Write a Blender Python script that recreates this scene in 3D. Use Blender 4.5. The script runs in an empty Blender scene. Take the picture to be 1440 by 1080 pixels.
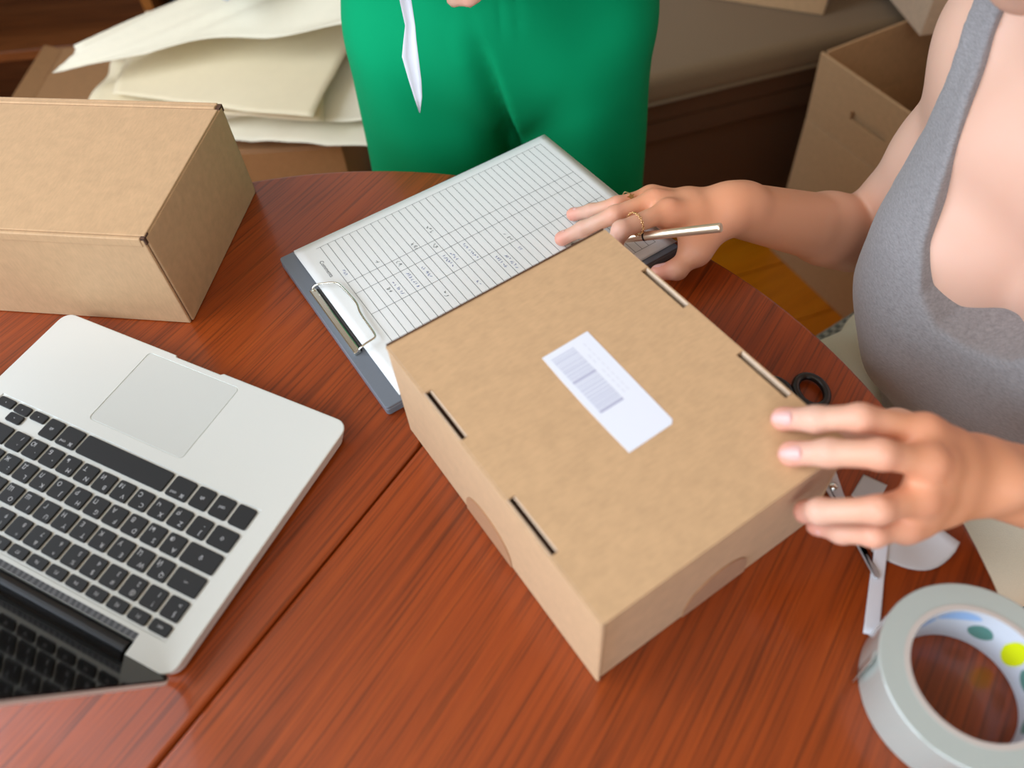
import bpy, bmesh, math, random
import numpy as np
from mathutils import Vector, Matrix
random.seed(7); rng = np.random.default_rng(11)
S = bpy.context.scene; COL = S.collection
PI = math.pi; R = math.radians

# ------------------------------------------------------------------ camera, world, lights, exposure
# the table top is the plane z = 0, the floor z = -0.75
PITCH, ROLL, CAM_H = 0.9292, -0.0989, 0.5433
cam_d = bpy.data.cameras.new('camera'); cam = bpy.data.objects.new('camera', cam_d); COL.objects.link(cam)
cam_d.sensor_width = 36.0; cam_d.lens = 28.0; cam_d.clip_start = 0.02
cam_d.dof.use_dof = True; cam_d.dof.focus_distance = 0.74; cam_d.dof.aperture_fstop = 3.4
_c, _s = math.cos(PITCH), math.sin(PITCH)
_r = Vector((1, 0, 0)); _f = Vector((0, _c, -_s)); _u = Vector((0, _s, _c))
_cr, _sr = math.cos(ROLL), math.sin(ROLL)
_right = _cr*_r + _sr*_u; _up = -_sr*_r + _cr*_u
cam.matrix_world = Matrix(((_right.x, _up.x, -_f.x, 0), (_right.y, _up.y, -_f.y, 0), (_right.z, _up.z, -_f.z, CAM_H), (0, 0, 0, 1)))
S.camera = cam
S.view_settings.view_transform = 'Standard'; S.view_settings.look = 'None'
S.view_settings.exposure = -0.22; S.view_settings.gamma = 1.0; S.view_settings.use_curve_mapping = False
S.render.film_transparent = False
S.cycles.max_bounces = 8

w = bpy.data.worlds.new('daylight'); S.world = w; w.use_nodes = True
w.node_tree.nodes['Background'].inputs[0].default_value = (0.78, 0.88, 1.0, 1)
w.node_tree.nodes['Background'].inputs[1].default_value = 1.0

def area(name, loc, target, sx, sy, power, col):
    d = bpy.data.lights.new(name, 'AREA'); d.shape = 'RECTANGLE'; d.size = sx; d.size_y = sy
    d.energy = power; d.color = col
    o = bpy.data.objects.new(name, d); COL.objects.link(o); o.location = loc
    o.rotation_euler = (Vector(target) - Vector(loc)).to_track_quat('-Z', 'Y').to_euler()
    return o
# daylight through the two windows of the room (left wall, and the wall behind the camera)
area('window_light_left', (-1.72, -0.15, 1.22), (0, -0.15, 1.22), 2.4, 1.5, 80, (0.82, 0.93, 1.07))
area('window_light_rear', (-0.50, -1.72, 1.25), (-0.50, 0, 1.25), 1.6, 1.4, 36, (0.84, 0.94, 1.06))

# ------------------------------------------------------------------ materials
def srgb(r, g, b):
    f = lambda c: (c/255/12.92) if c/255 <= 0.04045 else ((c/255+0.055)/1.055)**2.4
    return (f(r), f(g), f(b), 1)

class NT:
    def __init__(s, name):
        s.m = bpy.data.materials.new(name); s.m.use_nodes = True; s.t = s.m.node_tree; s.b = s.t.nodes['Principled BSDF']
    def n(s, typ, **kw):
        x = s.t.nodes.new(typ)
        for k, v in kw.items():
            if hasattr(x, k): setattr(x, k, v)
            else: x.inputs[k].default_value = v
        return x
    def l(s, a, ai, b, bi): s.t.links.new(a.outputs[ai], b.inputs[bi])
    def set(s, **kw):
        for k, v in kw.items(): s.b.inputs[k.replace('_', ' ')].default_value = v
        return s

def plain(name, col, rough=0.6, metal=0.0, noise=0.0, nscale=200, bump=0.0, coat=0.0, spec=0.5, sheen=0.0, trans=0.0, sss=0.0, mapscale=(1, 1, 1)):
    t = NT(name); t.set(Base_Color=col, Roughness=rough, Metallic=metal)
    t.b.inputs['Specular IOR Level'].default_value = spec
    t.b.inputs['Coat Weight'].default_value = coat
    t.b.inputs['Sheen Weight'].default_value = sheen
    t.b.inputs['Transmission Weight'].default_value = trans
    if sss:
        t.b.inputs['Subsurface Weight'].default_value = sss
        t.b.inputs['Subsurface Radius'].default_value = (0.012, 0.004, 0.002); t.b.inputs['Subsurface Scale'].default_value = 0.6
    if noise or bump:
        tc = t.n('ShaderNodeTexCoord'); mp = t.n('ShaderNodeMapping'); mp.inputs['Scale'].default_value = mapscale
        t.l(tc, 'Object', mp, 'Vector')
        nz = t.n('ShaderNodeTexNoise'); nz.inputs['Scale'].default_value = nscale; nz.inputs['Detail'].default_value = 4
        t.l(mp, 'Vector', nz, 'Vector')
        if noise:
            mx = t.n('ShaderNodeMix', data_type='RGBA')
            mx.inputs['A'].default_value = tuple(c*(1-noise) for c in col[:3]) + (1,)
            mx.inputs['B'].default_value = tuple(min(1, c*(1+noise)) for c in col[:3]) + (1,)
            t.l(nz, 'Fac', mx, 'Factor'); t.l(mx, 'Result', t.b, 'Base Color')
        if bump:
            bp = t.n('ShaderNodeBump'); bp.inputs['Strength'].default_value = bump; bp.inputs['Distance'].default_value = 0.001
            t.l(nz, 'Fac', bp, 'Height'); t.l(bp, 'Normal', t.b, 'Normal')
    return t.m

def wood(name, dark, mid, light, yaw, rough=0.3, coat=0.0, width=34.0, along=1.3, pores=0.5, spec=0.5, flame=0.35):
    t = NT(name); t.set(Roughness=rough); t.b.inputs['Coat Weight'].default_value = coat; t.b.inputs['Coat Roughness'].default_value = 0.12
    t.b.inputs['Specular IOR Level'].default_value = spec
    tc = t.n('ShaderNodeTexCoord')
    rot = t.n('ShaderNodeMapping'); rot.inputs['Rotation'].default_value = (0, 0, -yaw); t.l(tc, 'Object', rot, 'Vector')
    mp = t.n('ShaderNodeMapping'); mp.inputs['Scale'].default_value = (along, width, width); t.l(rot, 'Vector', mp, 'Vector')
    warp = t.n('ShaderNodeTexNoise'); warp.inputs['Scale'].default_value = 1.0; warp.inputs['Detail'].default_value = 5; warp.inputs['Roughness'].default_value = 0.62
    warp.inputs['Distortion'].default_value = flame
    t.l(mp, 'Vector', warp, 'Vector')
    big = t.n('ShaderNodeMapping'); big.inputs['Scale'].default_value = (along*1.2, 6.0, 6.0); t.l(rot, 'Vector', big, 'Vector')
    bn = t.n('ShaderNodeTexNoise'); bn.inputs['Scale'].default_value = 1.0; bn.inputs['Detail'].default_value = 2; t.l(big, 'Vector', bn, 'Vector')
    fm = t.n('ShaderNodeMapping'); fm.inputs['Scale'].default_value = (9.0, 420, 420); t.l(rot, 'Vector', fm, 'Vector')
    fn = t.n('ShaderNodeTexNoise'); fn.inputs['Scale'].default_value = 1.0; fn.inputs['Detail'].default_value = 3; t.l(fm, 'Vector', fn, 'Vector')
    rp = t.n('ShaderNodeValToRGB'); e = rp.color_ramp.elements
    e[0].position = 0.24; e[0].color = dark; e[1].position = 0.78; e[1].color = light
    k = e.new(0.50); k.color = mid
    add = t.n('ShaderNodeMath', operation='MULTIPLY_ADD'); add.inputs[1].default_value = 0.45
    t.l(bn, 'Fac', add, 0)
    sc = t.n('ShaderNodeMath', operation='MULTIPLY'); sc.inputs[1].default_value = 0.72; t.l(warp, 'Fac', sc, 0)
    t.l(sc, 'Value', add, 2)
    sub = t.n('ShaderNodeMath', operation='SUBTRACT'); sub.inputs[1].default_value = 0.085; t.l(add, 'Value', sub, 0)
    t.l(sub, 'Value', rp, 'Fac')
    pr = t.n('ShaderNodeMapRange'); pr.inputs['From Min'].default_value = 0.36; pr.inputs['From Max'].default_value = 0.5
    pr.inputs['To Min'].default_value = 1-pores; pr.inputs['To Max'].default_value = 1.0; t.l(fn, 'Fac', pr, 'Value')
    mx = t.n('ShaderNodeMix', data_type='RGBA', blend_type='MULTIPLY'); mx.inputs['Factor'].default_value = 1.0
    t.l(rp, 'Color', mx, 'A'); t.l(pr, 'Result', mx, 'B'); t.l(mx, 'Result', t.b, 'Base Color')
    bp = t.n('ShaderNodeBump'); bp.inputs['Strength'].default_value = 0.18; bp.inputs['Distance'].default_value = 0.0006
    t.l(fn, 'Fac', bp, 'Height'); t.l(bp, 'Normal', t.b, 'Normal')
    return t.m

def cardboard(name, col, noise=0.05):
    t = NT(name); t.set(Roughness=0.62); t.b.inputs['Specular IOR Level'].default_value = 0.42; t.b.inputs['Sheen Weight'].default_value = 0.30
    t.b.inputs['Sheen Roughness'].default_value = 0.35; t.b.inputs['Sheen Tint'].default_value = (0.94, 0.97, 1.0, 1)
    tc = t.n('ShaderNodeTexCoord')
    a = t.n('ShaderNodeTexNoise'); a.inputs['Scale'].default_value = 90; a.inputs['Detail'].default_value = 6; t.l(tc, 'Object', a, 'Vector')
    m2 = t.n('ShaderNodeMapping'); m2.inputs['Scale'].default_value = (500, 120, 120); t.l(tc, 'Object', m2, 'Vector')
    b = t.n('ShaderNodeTexNoise'); b.inputs['Scale'].default_value = 1; b.inputs['Detail'].default_value = 2; t.l(m2, 'Vector', b, 'Vector')
    ad = t.n('ShaderNodeMath', operation='ADD'); t.l(a, 'Fac', ad, 0); t.l(b, 'Fac', ad, 1)
    hf = t.n('ShaderNodeMath', operation='MULTIPLY'); hf.inputs[1].default_value = 0.5; t.l(ad, 'Value', hf, 0)
    rp = t.n('ShaderNodeValToRGB'); e = rp.color_ramp.elements
    e[0].position = 0.34; e[0].color = tuple(c*(1-noise*2) for c in col[:3])+(1,)
    e[1].position = 0.66; e[1].color = tuple(c*(1+noise) for c in col[:3])+(1,)
    t.l(hf, 'Value', rp, 'Fac'); t.l(rp, 'Color', t.b, 'Base Color')
    bp = t.n('ShaderNodeBump'); bp.inputs['Strength'].default_value = 0.10; bp.inputs['Distance'].default_value = 0.0004
    t.l(b, 'Fac', bp, 'Height'); t.l(bp, 'Normal', t.b, 'Normal')
    return t.m

def corrugated(name, col, dark, freq, axis=0):
    t = NT(name); t.set(Roughness=0.8)
    tc = t.n('ShaderNodeTexCoord'); mp = t.n('ShaderNodeMapping'); t.l(tc, 'Object', mp, 'Vector')
    wv = t.n('ShaderNodeTexWave', wave_type='BANDS', bands_direction='XYZ'[axis]); wv.inputs['Scale'].default_value = freq; wv.inputs['Distortion'].default_value = 2.5; wv.inputs['Detail Scale'].default_value = 2
    t.l(mp, 'Vector', wv, 'Vector')
    rp = t.n('ShaderNodeValToRGB'); rp.color_ramp.elements[0].color = dark; rp.color_ramp.elements[1].color = col
    t.l(wv, 'Fac', rp, 'Fac'); t.l(rp, 'Color', t.b, 'Base Color')
    return t.m

M = {}
GRAIN = math.atan2(0.791, 0.612)
M['table'] = wood('cherry_stained_oak', srgb(102, 40, 8), srgb(146, 60, 14), srgb(164, 73, 18), GRAIN, rough=0.30, coat=0.32, width=135, along=2.6, pores=0.40)
M['floor'] = wood('amber_floor_wood', srgb(196, 110, 8), srgb(228, 136, 14), srgb(238, 156, 30), R(14), rough=0.35, width=18, pores=0.25)
M['shelfwood'] = wood('walnut_shelf', srgb(70, 34, 14), srgb(120, 68, 32), srgb(150, 92, 50), 0, rough=0.4, width=30)
M['shelf_edge'] = wood('shelf_edge_wood', srgb(120, 68, 24), srgb(160, 98, 42), srgb(176, 112, 54), 0, rough=0.4, width=30)
M['card'] = cardboard('kraft_card', srgb(204, 166, 124))
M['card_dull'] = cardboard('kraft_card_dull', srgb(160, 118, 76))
M['card_shade'] = cardboard('kraft_card_shade', srgb(176, 126, 84))
M['card_edge'] = corrugated('fluted_edge', srgb(196, 156, 120), srgb(60, 38, 26), 130, 0)
M['card_edge_y'] = corrugated('fluted_edge_across', srgb(110, 76, 56), srgb(60, 38, 26), 130, 1)
M['card_pale'] = cardboard('kraft_pale_edge', srgb(222, 196, 168))
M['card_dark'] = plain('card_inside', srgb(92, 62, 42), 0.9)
M['alu'] = plain('brushed_aluminium', srgb(226, 229, 224), 0.45, 0.25, noise=0.015, nscale=900)
M['alu_pad'] = plain('trackpad_glass', srgb(214, 217, 212), 0.4, 0.15)
M['alu_edge'] = plain('pad_groove', srgb(120, 122, 122), 0.5, 0.3)
M['key'] = plain('key_black', srgb(34, 36, 38), 0.5, spec=0.4)
M['legend'] = plain('key_legend', srgb(205, 208, 212), 0.6)
M['hinge'] = plain('hinge_black', srgb(20, 20, 22), 0.35)
M['vent'] = corrugated('vent_grey', srgb(128, 132, 138), srgb(88, 92, 98), 60, 0)
M['glass'] = plain('screen_glass', (0.004, 0.004, 0.005, 1), 0.07, spec=0.16)
M['board'] = plain('clipboard_grey', srgb(110, 117, 126), 0.38, noise=0.03, nscale=300)
M['board_edge'] = plain('clipboard_seam', srgb(168, 172, 172), 0.4)
M['paper'] = plain('white_paper', srgb(232, 234, 232), 0.75, noise=0.02, nscale=160, bump=0.06)
M['rule'] = plain('printed_rule', srgb(122, 128, 128), 0.8)
M['rule_dark'] = plain('printed_text', srgb(92, 96, 98), 0.8)
M['ink'] = plain('blue_ink', srgb(128, 138, 176), 0.8)
M['pencil'] = plain('grey_pencil', srgb(110, 116, 116), 0.8)
M['chrome'] = plain('polished_steel', srgb(226, 226, 216), 0.16, 1.0)
M['steel'] = plain('steel', srgb(196, 200, 204), 0.32, 0.55)
M['rosegold'] = plain('rose_gold', srgb(238, 218, 190), 0.34, 0.85)
M['gold'] = plain('gold', srgb(236, 196, 140), 0.22, 1.0)
M['black'] = plain('black_plastic', srgb(24, 24, 26), 0.3)
M['cream'] = plain('cream_paper', srgb(244, 230, 196), 0.75, noise=0.03, nscale=60, bump=0.15)
M['cream2'] = plain('pale_cream_paper', srgb(242, 235, 212), 0.75, noise=0.03, nscale=60, bump=0.15)
M['tissue'] = plain('white_tissue', srgb(232, 234, 236), 0.7, noise=0.02, nscale=60, bump=0.15)
M['liner'] = plain('backing_paper', srgb(214, 214, 216), 0.4)
M['liner_grey'] = plain('backing_paper_grey', srgb(172, 166, 160), 0.4)
M['label'] = plain('label_white', srgb(232, 236, 246), 0.6)
M['bar'] = plain('barcode_grey', srgb(206, 210, 226), 0.7)
M['bar_dark'] = plain('barcode_darker', srgb(182, 184, 206), 0.7)
M['smallprint'] = plain('label_smallprint', srgb(224, 227, 238), 0.7)
M['core'] = plain('tape_core_paper', srgb(206, 212, 222), 0.35)
M['core_edge'] = plain('tape_core_edge', srgb(190, 180, 172), 0.7)
M['pr_green'] = plain('print_green', srgb(88, 138, 130), 0.4)
M['pr_blue'] = plain('print_blue', srgb(150, 184, 226), 0.4)
M['pr_yellow'] = plain('print_yellow', srgb(214, 224, 20), 0.4)
M['wall'] = plain('painted_wall', srgb(188, 170, 146), 0.9, noise=0.02, nscale=30)
M['wall_pale'] = plain('pale_wall', srgb(232, 230, 224), 0.9)
M['ceil'] = plain('ceiling_paint', srgb(202, 186, 160), 0.9)
M['cushion'] = plain('sofa_cushion_fabric', srgb(128, 106, 78), 0.95, noise=0.12, nscale=420, bump=0.3, sheen=0.2)
M['sofabase'] = plain('sofa_base_fabric', srgb(96, 66, 44), 0.95, noise=0.15, nscale=420, bump=0.3)
M['darkgrey'] = plain('dark_grey_panel', srgb(62, 62, 64), 0.6)
M['green'] = plain('green_cloth', (0.0, 0.315, 0.125, 1), 0.85, noise=0.04, nscale=700, bump=0.10, spec=0.12)
M['greendark'] = plain('green_stitch', srgb(0, 92, 58), 0.85)
M['beige'] = plain('beige_linen', srgb(244, 238, 216), 0.9, noise=0.05, nscale=700, bump=0.2)
M['hair'] = plain('dark_hair', srgb(52, 34, 24), 0.45, noise=0.3, nscale=260, bump=0.5)
M['nail'] = plain('pink_nail', srgb(228, 180, 174), 0.34, coat=0.1, spec=0.35)
M['white_cloth'] = plain('white_cotton', srgb(216, 212, 206), 0.9, noise=0.04, nscale=500)
M['shoe'] = plain('shoe_leather', srgb(64, 50, 42), 0.5)
M['eye'] = plain('eye_white', srgb(230, 228, 224), 0.2)
M['wicker'] = corrugated('dark_wicker', srgb(92, 84, 76), srgb(30, 26, 24), 40, 2)

def make_skin():
    t = NT('skin'); t.set(Roughness=0.48); t.b.inputs['Specular IOR Level'].default_value = 0.4
    t.b.inputs['Subsurface Weight'].default_value = 0.18; t.b.inputs['Subsurface Radius'].default_value = (0.011, 0.004, 0.002); t.b.inputs['Subsurface Scale'].default_value = 0.5
    at = t.n('ShaderNodeAttribute', attribute_name='flush')
    tc = t.n('ShaderNodeTexCoord'); nz = t.n('ShaderNodeTexNoise'); nz.inputs['Scale'].default_value = 26; nz.inputs['Detail'].default_value = 3; t.l(tc, 'Object', nz, 'Vector')
    mx = t.n('ShaderNodeMix', data_type='RGBA'); mx.inputs['A'].default_value = srgb(216, 173, 149); mx.inputs['B'].default_value = srgb(222, 181, 160); t.l(nz, 'Fac', mx, 'Factor')
    m2 = t.n('ShaderNodeMix', data_type='RGBA'); m2.inputs['B'].default_value = srgb(232, 150, 132); t.l(mx, 'Result', m2, 'A'); t.l(at, 'Fac', m2, 'Factor')
    ta = t.n('ShaderNodeAttribute', attribute_name='tan'); m3 = t.n('ShaderNodeMix', data_type='RGBA'); m3.inputs['B'].default_value = srgb(226, 154, 112)
    t.l(ta, 'Fac', m3, 'Factor'); t.l(mx, 'Result', m3, 'A'); t.l(m3, 'Result', m2, 'A')
    t.l(m2, 'Result', t.b, 'Base Color')
    fn = t.n('ShaderNodeTexNoise'); fn.inputs['Scale'].default_value = 900; t.l(tc, 'Object', fn, 'Vector')
    bp = t.n('ShaderNodeBump'); bp.inputs['Strength'].default_value = 0.12; bp.inputs['Distance'].default_value = 0.0005; t.l(fn, 'Fac', bp, 'Height'); t.l(bp, 'Normal', t.b, 'Normal')
    return t.m
M['skin'] = make_skin()

def make_jersey():
    t = NT('heather_jersey'); t.set(Roughness=0.92); t.b.inputs['Sheen Weight'].default_value = 0.25
    tc = t.n('ShaderNodeTexCoord'); mp = t.n('ShaderNodeMapping'); mp.inputs['Scale'].default_value = (260, 260, 900); mp.inputs['Rotation'].default_value = (0.5, 0.2, 0); t.l(tc, 'Object', mp, 'Vector')
    nz = t.n('ShaderNodeTexNoise'); nz.inputs['Scale'].default_value = 1; nz.inputs['Detail'].default_value = 4; nz.inputs['Roughness'].default_value = 0.7; t.l(mp, 'Vector', nz, 'Vector')
    rp = t.n('ShaderNodeValToRGB'); e = rp.color_ramp.elements; e[0].position = 0.34; e[0].color = srgb(124, 121, 122); e[1].position = 0.66; e[1].color = srgb(148, 145, 146)
    t.l(nz, 'Fac', rp, 'Fac'); t.l(rp, 'Color', t.b, 'Base Color')
    bp = t.n('ShaderNodeBump'); bp.inputs['Strength'].default_value = 0.2; bp.inputs['Distance'].default_value = 0.0006; t.l(nz, 'Fac', bp, 'Height'); t.l(bp, 'Normal', t.b, 'Normal')
    return t.m
M['jersey'] = make_jersey()
def make_check():
    t = NT('checked_cushion'); t.set(Roughness=0.95)
    tc = t.n('ShaderNodeTexCoord'); ck = t.n('ShaderNodeTexChecker'); ck.inputs['Scale'].default_value = 130
    ck.inputs['Color1'].default_value = srgb(150, 150, 138); ck.inputs['Color2'].default_value = srgb(96, 98, 92); t.l(tc, 'Object', ck, 'Vector'); t.l(ck, 'Color', t.b, 'Base Color')
    return t.m
M['check'] = make_check()

# ------------------------------------------------------------------ object helpers
def link(name, data, mat=None, parent=None, loc=None, rotz=None, smooth=False):
    o = bpy.data.objects.new(name, data); COL.objects.link(o)
    if mat is not None and data is not None: data.materials.clear(); data.materials.append(mat)
    if parent is not None: o.parent = parent
    if loc is not None: o.location = loc
    if rotz is not None: o.rotation_euler = (0, 0, rotz)
    if smooth and data is not None: data.polygons.foreach_set('use_smooth', [True]*len(data.polygons))
    return o
def tag(o, label, cat, group=None):
    o['label'] = label; o['category'] = cat
    if group: o['group'] = group
    return o
def thing(name, label, cat, loc=(0, 0, 0), rotz=0.0, group=None):
    return tag(link(name, None, None, None, loc, rotz), label, cat, group)
def struct(o): o['kind'] = 'structure'; return o
def bm_mesh(bm, name='mesh'):
    bmesh.ops.recalc_face_normals(bm, faces=bm.faces)
    me = bpy.data.meshes.new(name); bm.to_mesh(me); bm.free(); return me
def part(name, bm, mat, parent=None, smooth=False, **kw):
    return link(name, bm_mesh(bm, name) if isinstance(bm, bmesh.types.BMesh) else bm, mat, parent, smooth=smooth, **kw)
def box(x0, x1, y0, y1, z0, z1, bev=0.0, seg=2, bm=None, mat=None):
    b = bmesh.new()
    bmesh.ops.create_cube(b, size=1.0)
    for v in b.verts: v.co = Vector((x0+(v.co.x+.5)*(x1-x0), y0+(v.co.y+.5)*(y1-y0), z0+(v.co.z+.5)*(z1-z0)))
    if bev: bmesh.ops.bevel(b, geom=list(b.edges), offset=bev, segments=seg, affect='EDGES', profile=0.6)
    if mat is not None: b.transform(mat)
    if bm is None: return b
    tmp = bpy.data.meshes.new('t'); b.to_mesh(tmp); b.free(); bm.from_mesh(tmp); bpy.data.meshes.remove(tmp); return bm
def prism(pts, z0, z1, bev=0.0, seg=2, bottom=False):
    b = bmesh.new(); lo = [b.verts.new((p[0], p[1], z0)) for p in pts]; f = b.faces.new(lo)
    r = bmesh.ops.extrude_face_region(b, geom=[f]); vs = [e for e in r['geom'] if isinstance(e, bmesh.types.BMVert)]
    for v in vs: v.co.z = z1
    if bev:
        ed = [e for e in b.edges if (abs(e.verts[0].co.z-z1) < 1e-7 and abs(e.verts[1].co.z-z1) < 1e-7) or (bottom and abs(e.verts[0].co.z-z0) < 1e-7 and abs(e.verts[1].co.z-z0) < 1e-7)]
        bmesh.ops.bevel(b, geom=ed, offset=bev, segments=seg, affect='EDGES', profile=0.5)
    return b
def rrect(x0, x1, y0, y1, r, n=6):
    P = []
    for cx, cy, a0 in ((x1-r, y1-r, 0), (x0+r, y1-r, 90), (x0+r, y0+r, 180), (x1-r, y0+r, 270)):
        for i in range(n+1):
            a = R(a0+90*i/n); P.append((cx+r*math.cos(a), cy+r*math.sin(a)))
    return P
def tube(path, rad, n=10, bm=None, closed=False, cap=True):
    """round tube along a list of points; rad is one radius or one per point"""
    b = bm or bmesh.new(); P = [Vector(p) for p in path]; N = len(P)
    rr = [rad]*N if not hasattr(rad, '__len__') else rad
    rings = []; prev = None
    for i in range(N):
        d = (P[(i+1) % N]-P[i-1]) if closed else (P[min(i+1, N-1)]-P[max(i-1, 0)])
        d.normalize()
        if prev is None: a = d.orthogonal().normalized()
        else: a = (prev-d*prev.dot(d)).normalized()
        prev = a; c = d.cross(a)
        rings.append([b.verts.new(P[i]+(a*math.cos(2*PI*k/n)+c*math.sin(2*PI*k/n))*rr[i]) for k in range(n)])
    for i in range(N if closed else N-1):
        A, B = rings[i], rings[(i+1) % N]
        for k in range(n): b.faces.new((A[k], A[(k+1) % n], B[(k+1) % n], B[k]))
    if cap and not closed: b.faces.new(rings[0][::-1]); b.faces.new(rings[-1])
    return b
def lathe(prof, n=64, bm=None, closed=False, a0=0, a1=2*PI):
    b = bm or bmesh.new(); full = abs(a1-a0-2*PI) < 1e-6; m = n if full else n+1
    rings = [[b.verts.new((r*math.cos(a0+(a1-a0)*i/n), r*math.sin(a0+(a1-a0)*i/n), z)) for r, z in prof] for i in range(m)]
    for i in range(n):
        A, B = rings[i], rings[(i+1) % m]; L = len(prof)
        for k in range(L if closed else L-1): b.faces.new((A[k], B[k], B[(k+1) % L], A[(k+1) % L]))
    return b
def surf(fn, nu, nv, thick=0.0):
    """sheet from fn(s,t) -> point, with thickness"""
    b = bmesh.new(); g = [[b.verts.new(fn(i/nu, j/nv)) for j in range(nv+1)] for i in range(nu+1)]
    for i in range(nu):
        for j in range(nv): b.faces.new((g[i][j], g[i+1][j], g[i+1][j+1], g[i][j+1]))
    if thick:
        b.normal_update(); bmesh.ops.solidify(b, geom=list(b.faces), thickness=thick)
    return b
def boolean_cut(me, cutter_bm):
    a = bpy.data.objects.new('a', me); COL.objects.link(a)
    c = bpy.data.objects.new('c', bm_mesh(cutter_bm)); COL.objects.link(c)
    m = a.modifiers.new('b', 'BOOLEAN'); m.object = c; m.operation = 'DIFFERENCE'; m.solver = 'EXACT'
    dg = bpy.context.evaluated_depsgraph_get(); out = bpy.data.meshes.new_from_object(a.evaluated_get(dg))
    bpy.data.objects.remove(a); bpy.data.objects.remove(c); return out
def text_mesh(items):
    """items: (string, size, x, y, z, rotz) -> one flat mesh"""
    objs = []
    for s_, size, x, y, z, rz in items:
        c = bpy.data.curves.new('t', 'FONT'); c.body = s_; c.size = size; c.align_x = 'CENTER'; c.align_y = 'CENTER'; c.resolution_u = 2
        o = bpy.data.objects.new('t', c); o.location = (x, y, z); o.rotation_euler = (0, 0, rz); COL.objects.link(o); objs.append(o)
    return objs
def text_collect(objs):
    dg = bpy.context.evaluated_depsgraph_get(); b = bmesh.new()
    for o in objs:
        me = bpy.data.meshes.new_from_object(o.evaluated_get(dg)); me.transform(o.matrix_world); b.from_mesh(me); bpy.data.meshes.remove(me)
    return b
def text_clear(objs):
    for o in objs: d = o.data; bpy.data.objects.remove(o); bpy.data.curves.remove(d)


# ------------------------------------------------------------------ the room
FZ = -0.75
def plank_floor():
    root = struct(link('floor', None))
    sub = box(-1.9, 2.42, -1.9, 2.57, FZ-0.08, FZ-0.012)
    part('subfloor', sub, M['floor'], root)
    yaw = R(14); ca, sa = math.cos(yaw), math.sin(yaw)
    pw, pl = 0.16, 1.2
    for i in range(-9, 26):
        for j in range(-3, 4):
            cx, cy = (j+0.37*(i % 3))*pl, i*pw
            x, y = ca*cx-sa*cy, sa*cx+ca*cy
            if -1.2 < x < 1.75 and -0.6 < y < 2.35:
                o = part('plank', box(-pl/2+.0012, pl/2-.0012, -pw/2+.0012, pw/2-.0012, -0.012, 0, 0.0012, 1), M['floor'], root, loc=(x, y, FZ))
                o.rotation_euler = (0, 0, yaw)
plank_floor()
def walls():
    # left wall with its window opening, rear wall with its window opening, the others plain
    x0, x1, y0, y1, zc = -1.78, 2.3, -1.78, 2.45, 2.10
    def wall_x(x, xo, holes):
        b = None
        if not holes: return box(min(x, xo), max(x, xo), y0-.12, y1+.12, FZ, zc)
        (ya, yb, za, zb), = holes; X = (min(x, xo), max(x, xo))
        b = box(*X, y0-.12, y1+.12, FZ, za); box(*X, y0-.12, y1+.12, zb, zc, bm=b); box(*X, y0-.12, ya, za, zb, bm=b); box(*X, yb, y1+.12, za, zb, bm=b); return b
    struct(part('wall_left', wall_x(x0, x0-.12, [(-1.37, 1.07, .45, 1.99)]), M['wall']))
    struct(part('wall_right', wall_x(x1, x1+.12, None), M['wall']))
    struct(part('wall_back', box(x0, x1, y1, y1+.12, FZ, zc), M['wall_pale']))
    b = box(x0, x1, y0-.12, y0, FZ, .53); box(x0, x1, y0-.12, y0, 1.97, zc, bm=b); box(x0, -1.27, y0-.12, y0, .53, 1.97, bm=b); box(.47, x1, y0-.12, y0, .53, 1.97, bm=b)
    struct(part('wall_rear', b, M['wall']))
    struct(part('ceiling', box(x0-.12, x1+.12, y0-.12, y1+.12, zc, zc+.1), M['ceil']))
walls()

# ------------------------------------------------------------------ round table
TC = (-0.198, 0.200); TR = 0.517
def make_table():
    root = thing('round_table', 'glossy red-brown round wooden table with a seam across its top', 'table', (TC[0], TC[1], FZ))
    for sgn in (1, -1):
        n = 72; g = 0.0007
        pts = []
        for i in range(n+1):
            a = GRAIN + (PI*i/n if sgn > 0 else PI + PI*i/n); pts.append((TR*math.cos(a), TR*math.sin(a)))
        nx, ny = -math.sin(GRAIN)*sgn*g, math.cos(GRAIN)*sgn*g
        pts = [(x+nx, y+ny) for x, y in pts]
        b = prism(pts, -FZ-0.026, -FZ, 0.0035, 3, bottom=True)
        part('tabletop_half', b, M['table'], root)
    part('apron', lathe([(0.36, -FZ-0.075), (0.385, -FZ-0.075), (0.385, -FZ-0.0262), (0.36, -FZ-0.0262)], 64, closed=True), M['table'], root, smooth=False)
    part('pedestal', lathe([(0, 0.10), (0.09, 0.10), (0.075, 0.16), (0.045, 0.22), (0.06, 0.36), (0.05, 0.52), (0.09, 0.62), (0.16, 0.68), (0.16, 0.7235), (0, 0.7235)], 32), M['table'], root, smooth=True)
    for k in range(4):
        b = tube([(0.05, 0, 0.17), (0.18, 0, 0.12), (0.28, 0, 0.05), (0.34, 0, 0.022)], [0.032, 0.03, 0.026, 0.021], 10)
        o = part('foot', b, M['table'], root, smooth=True); o.rotation_euler = (0, 0, GRAIN+PI/4+k*PI/2)
make_table()

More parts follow.
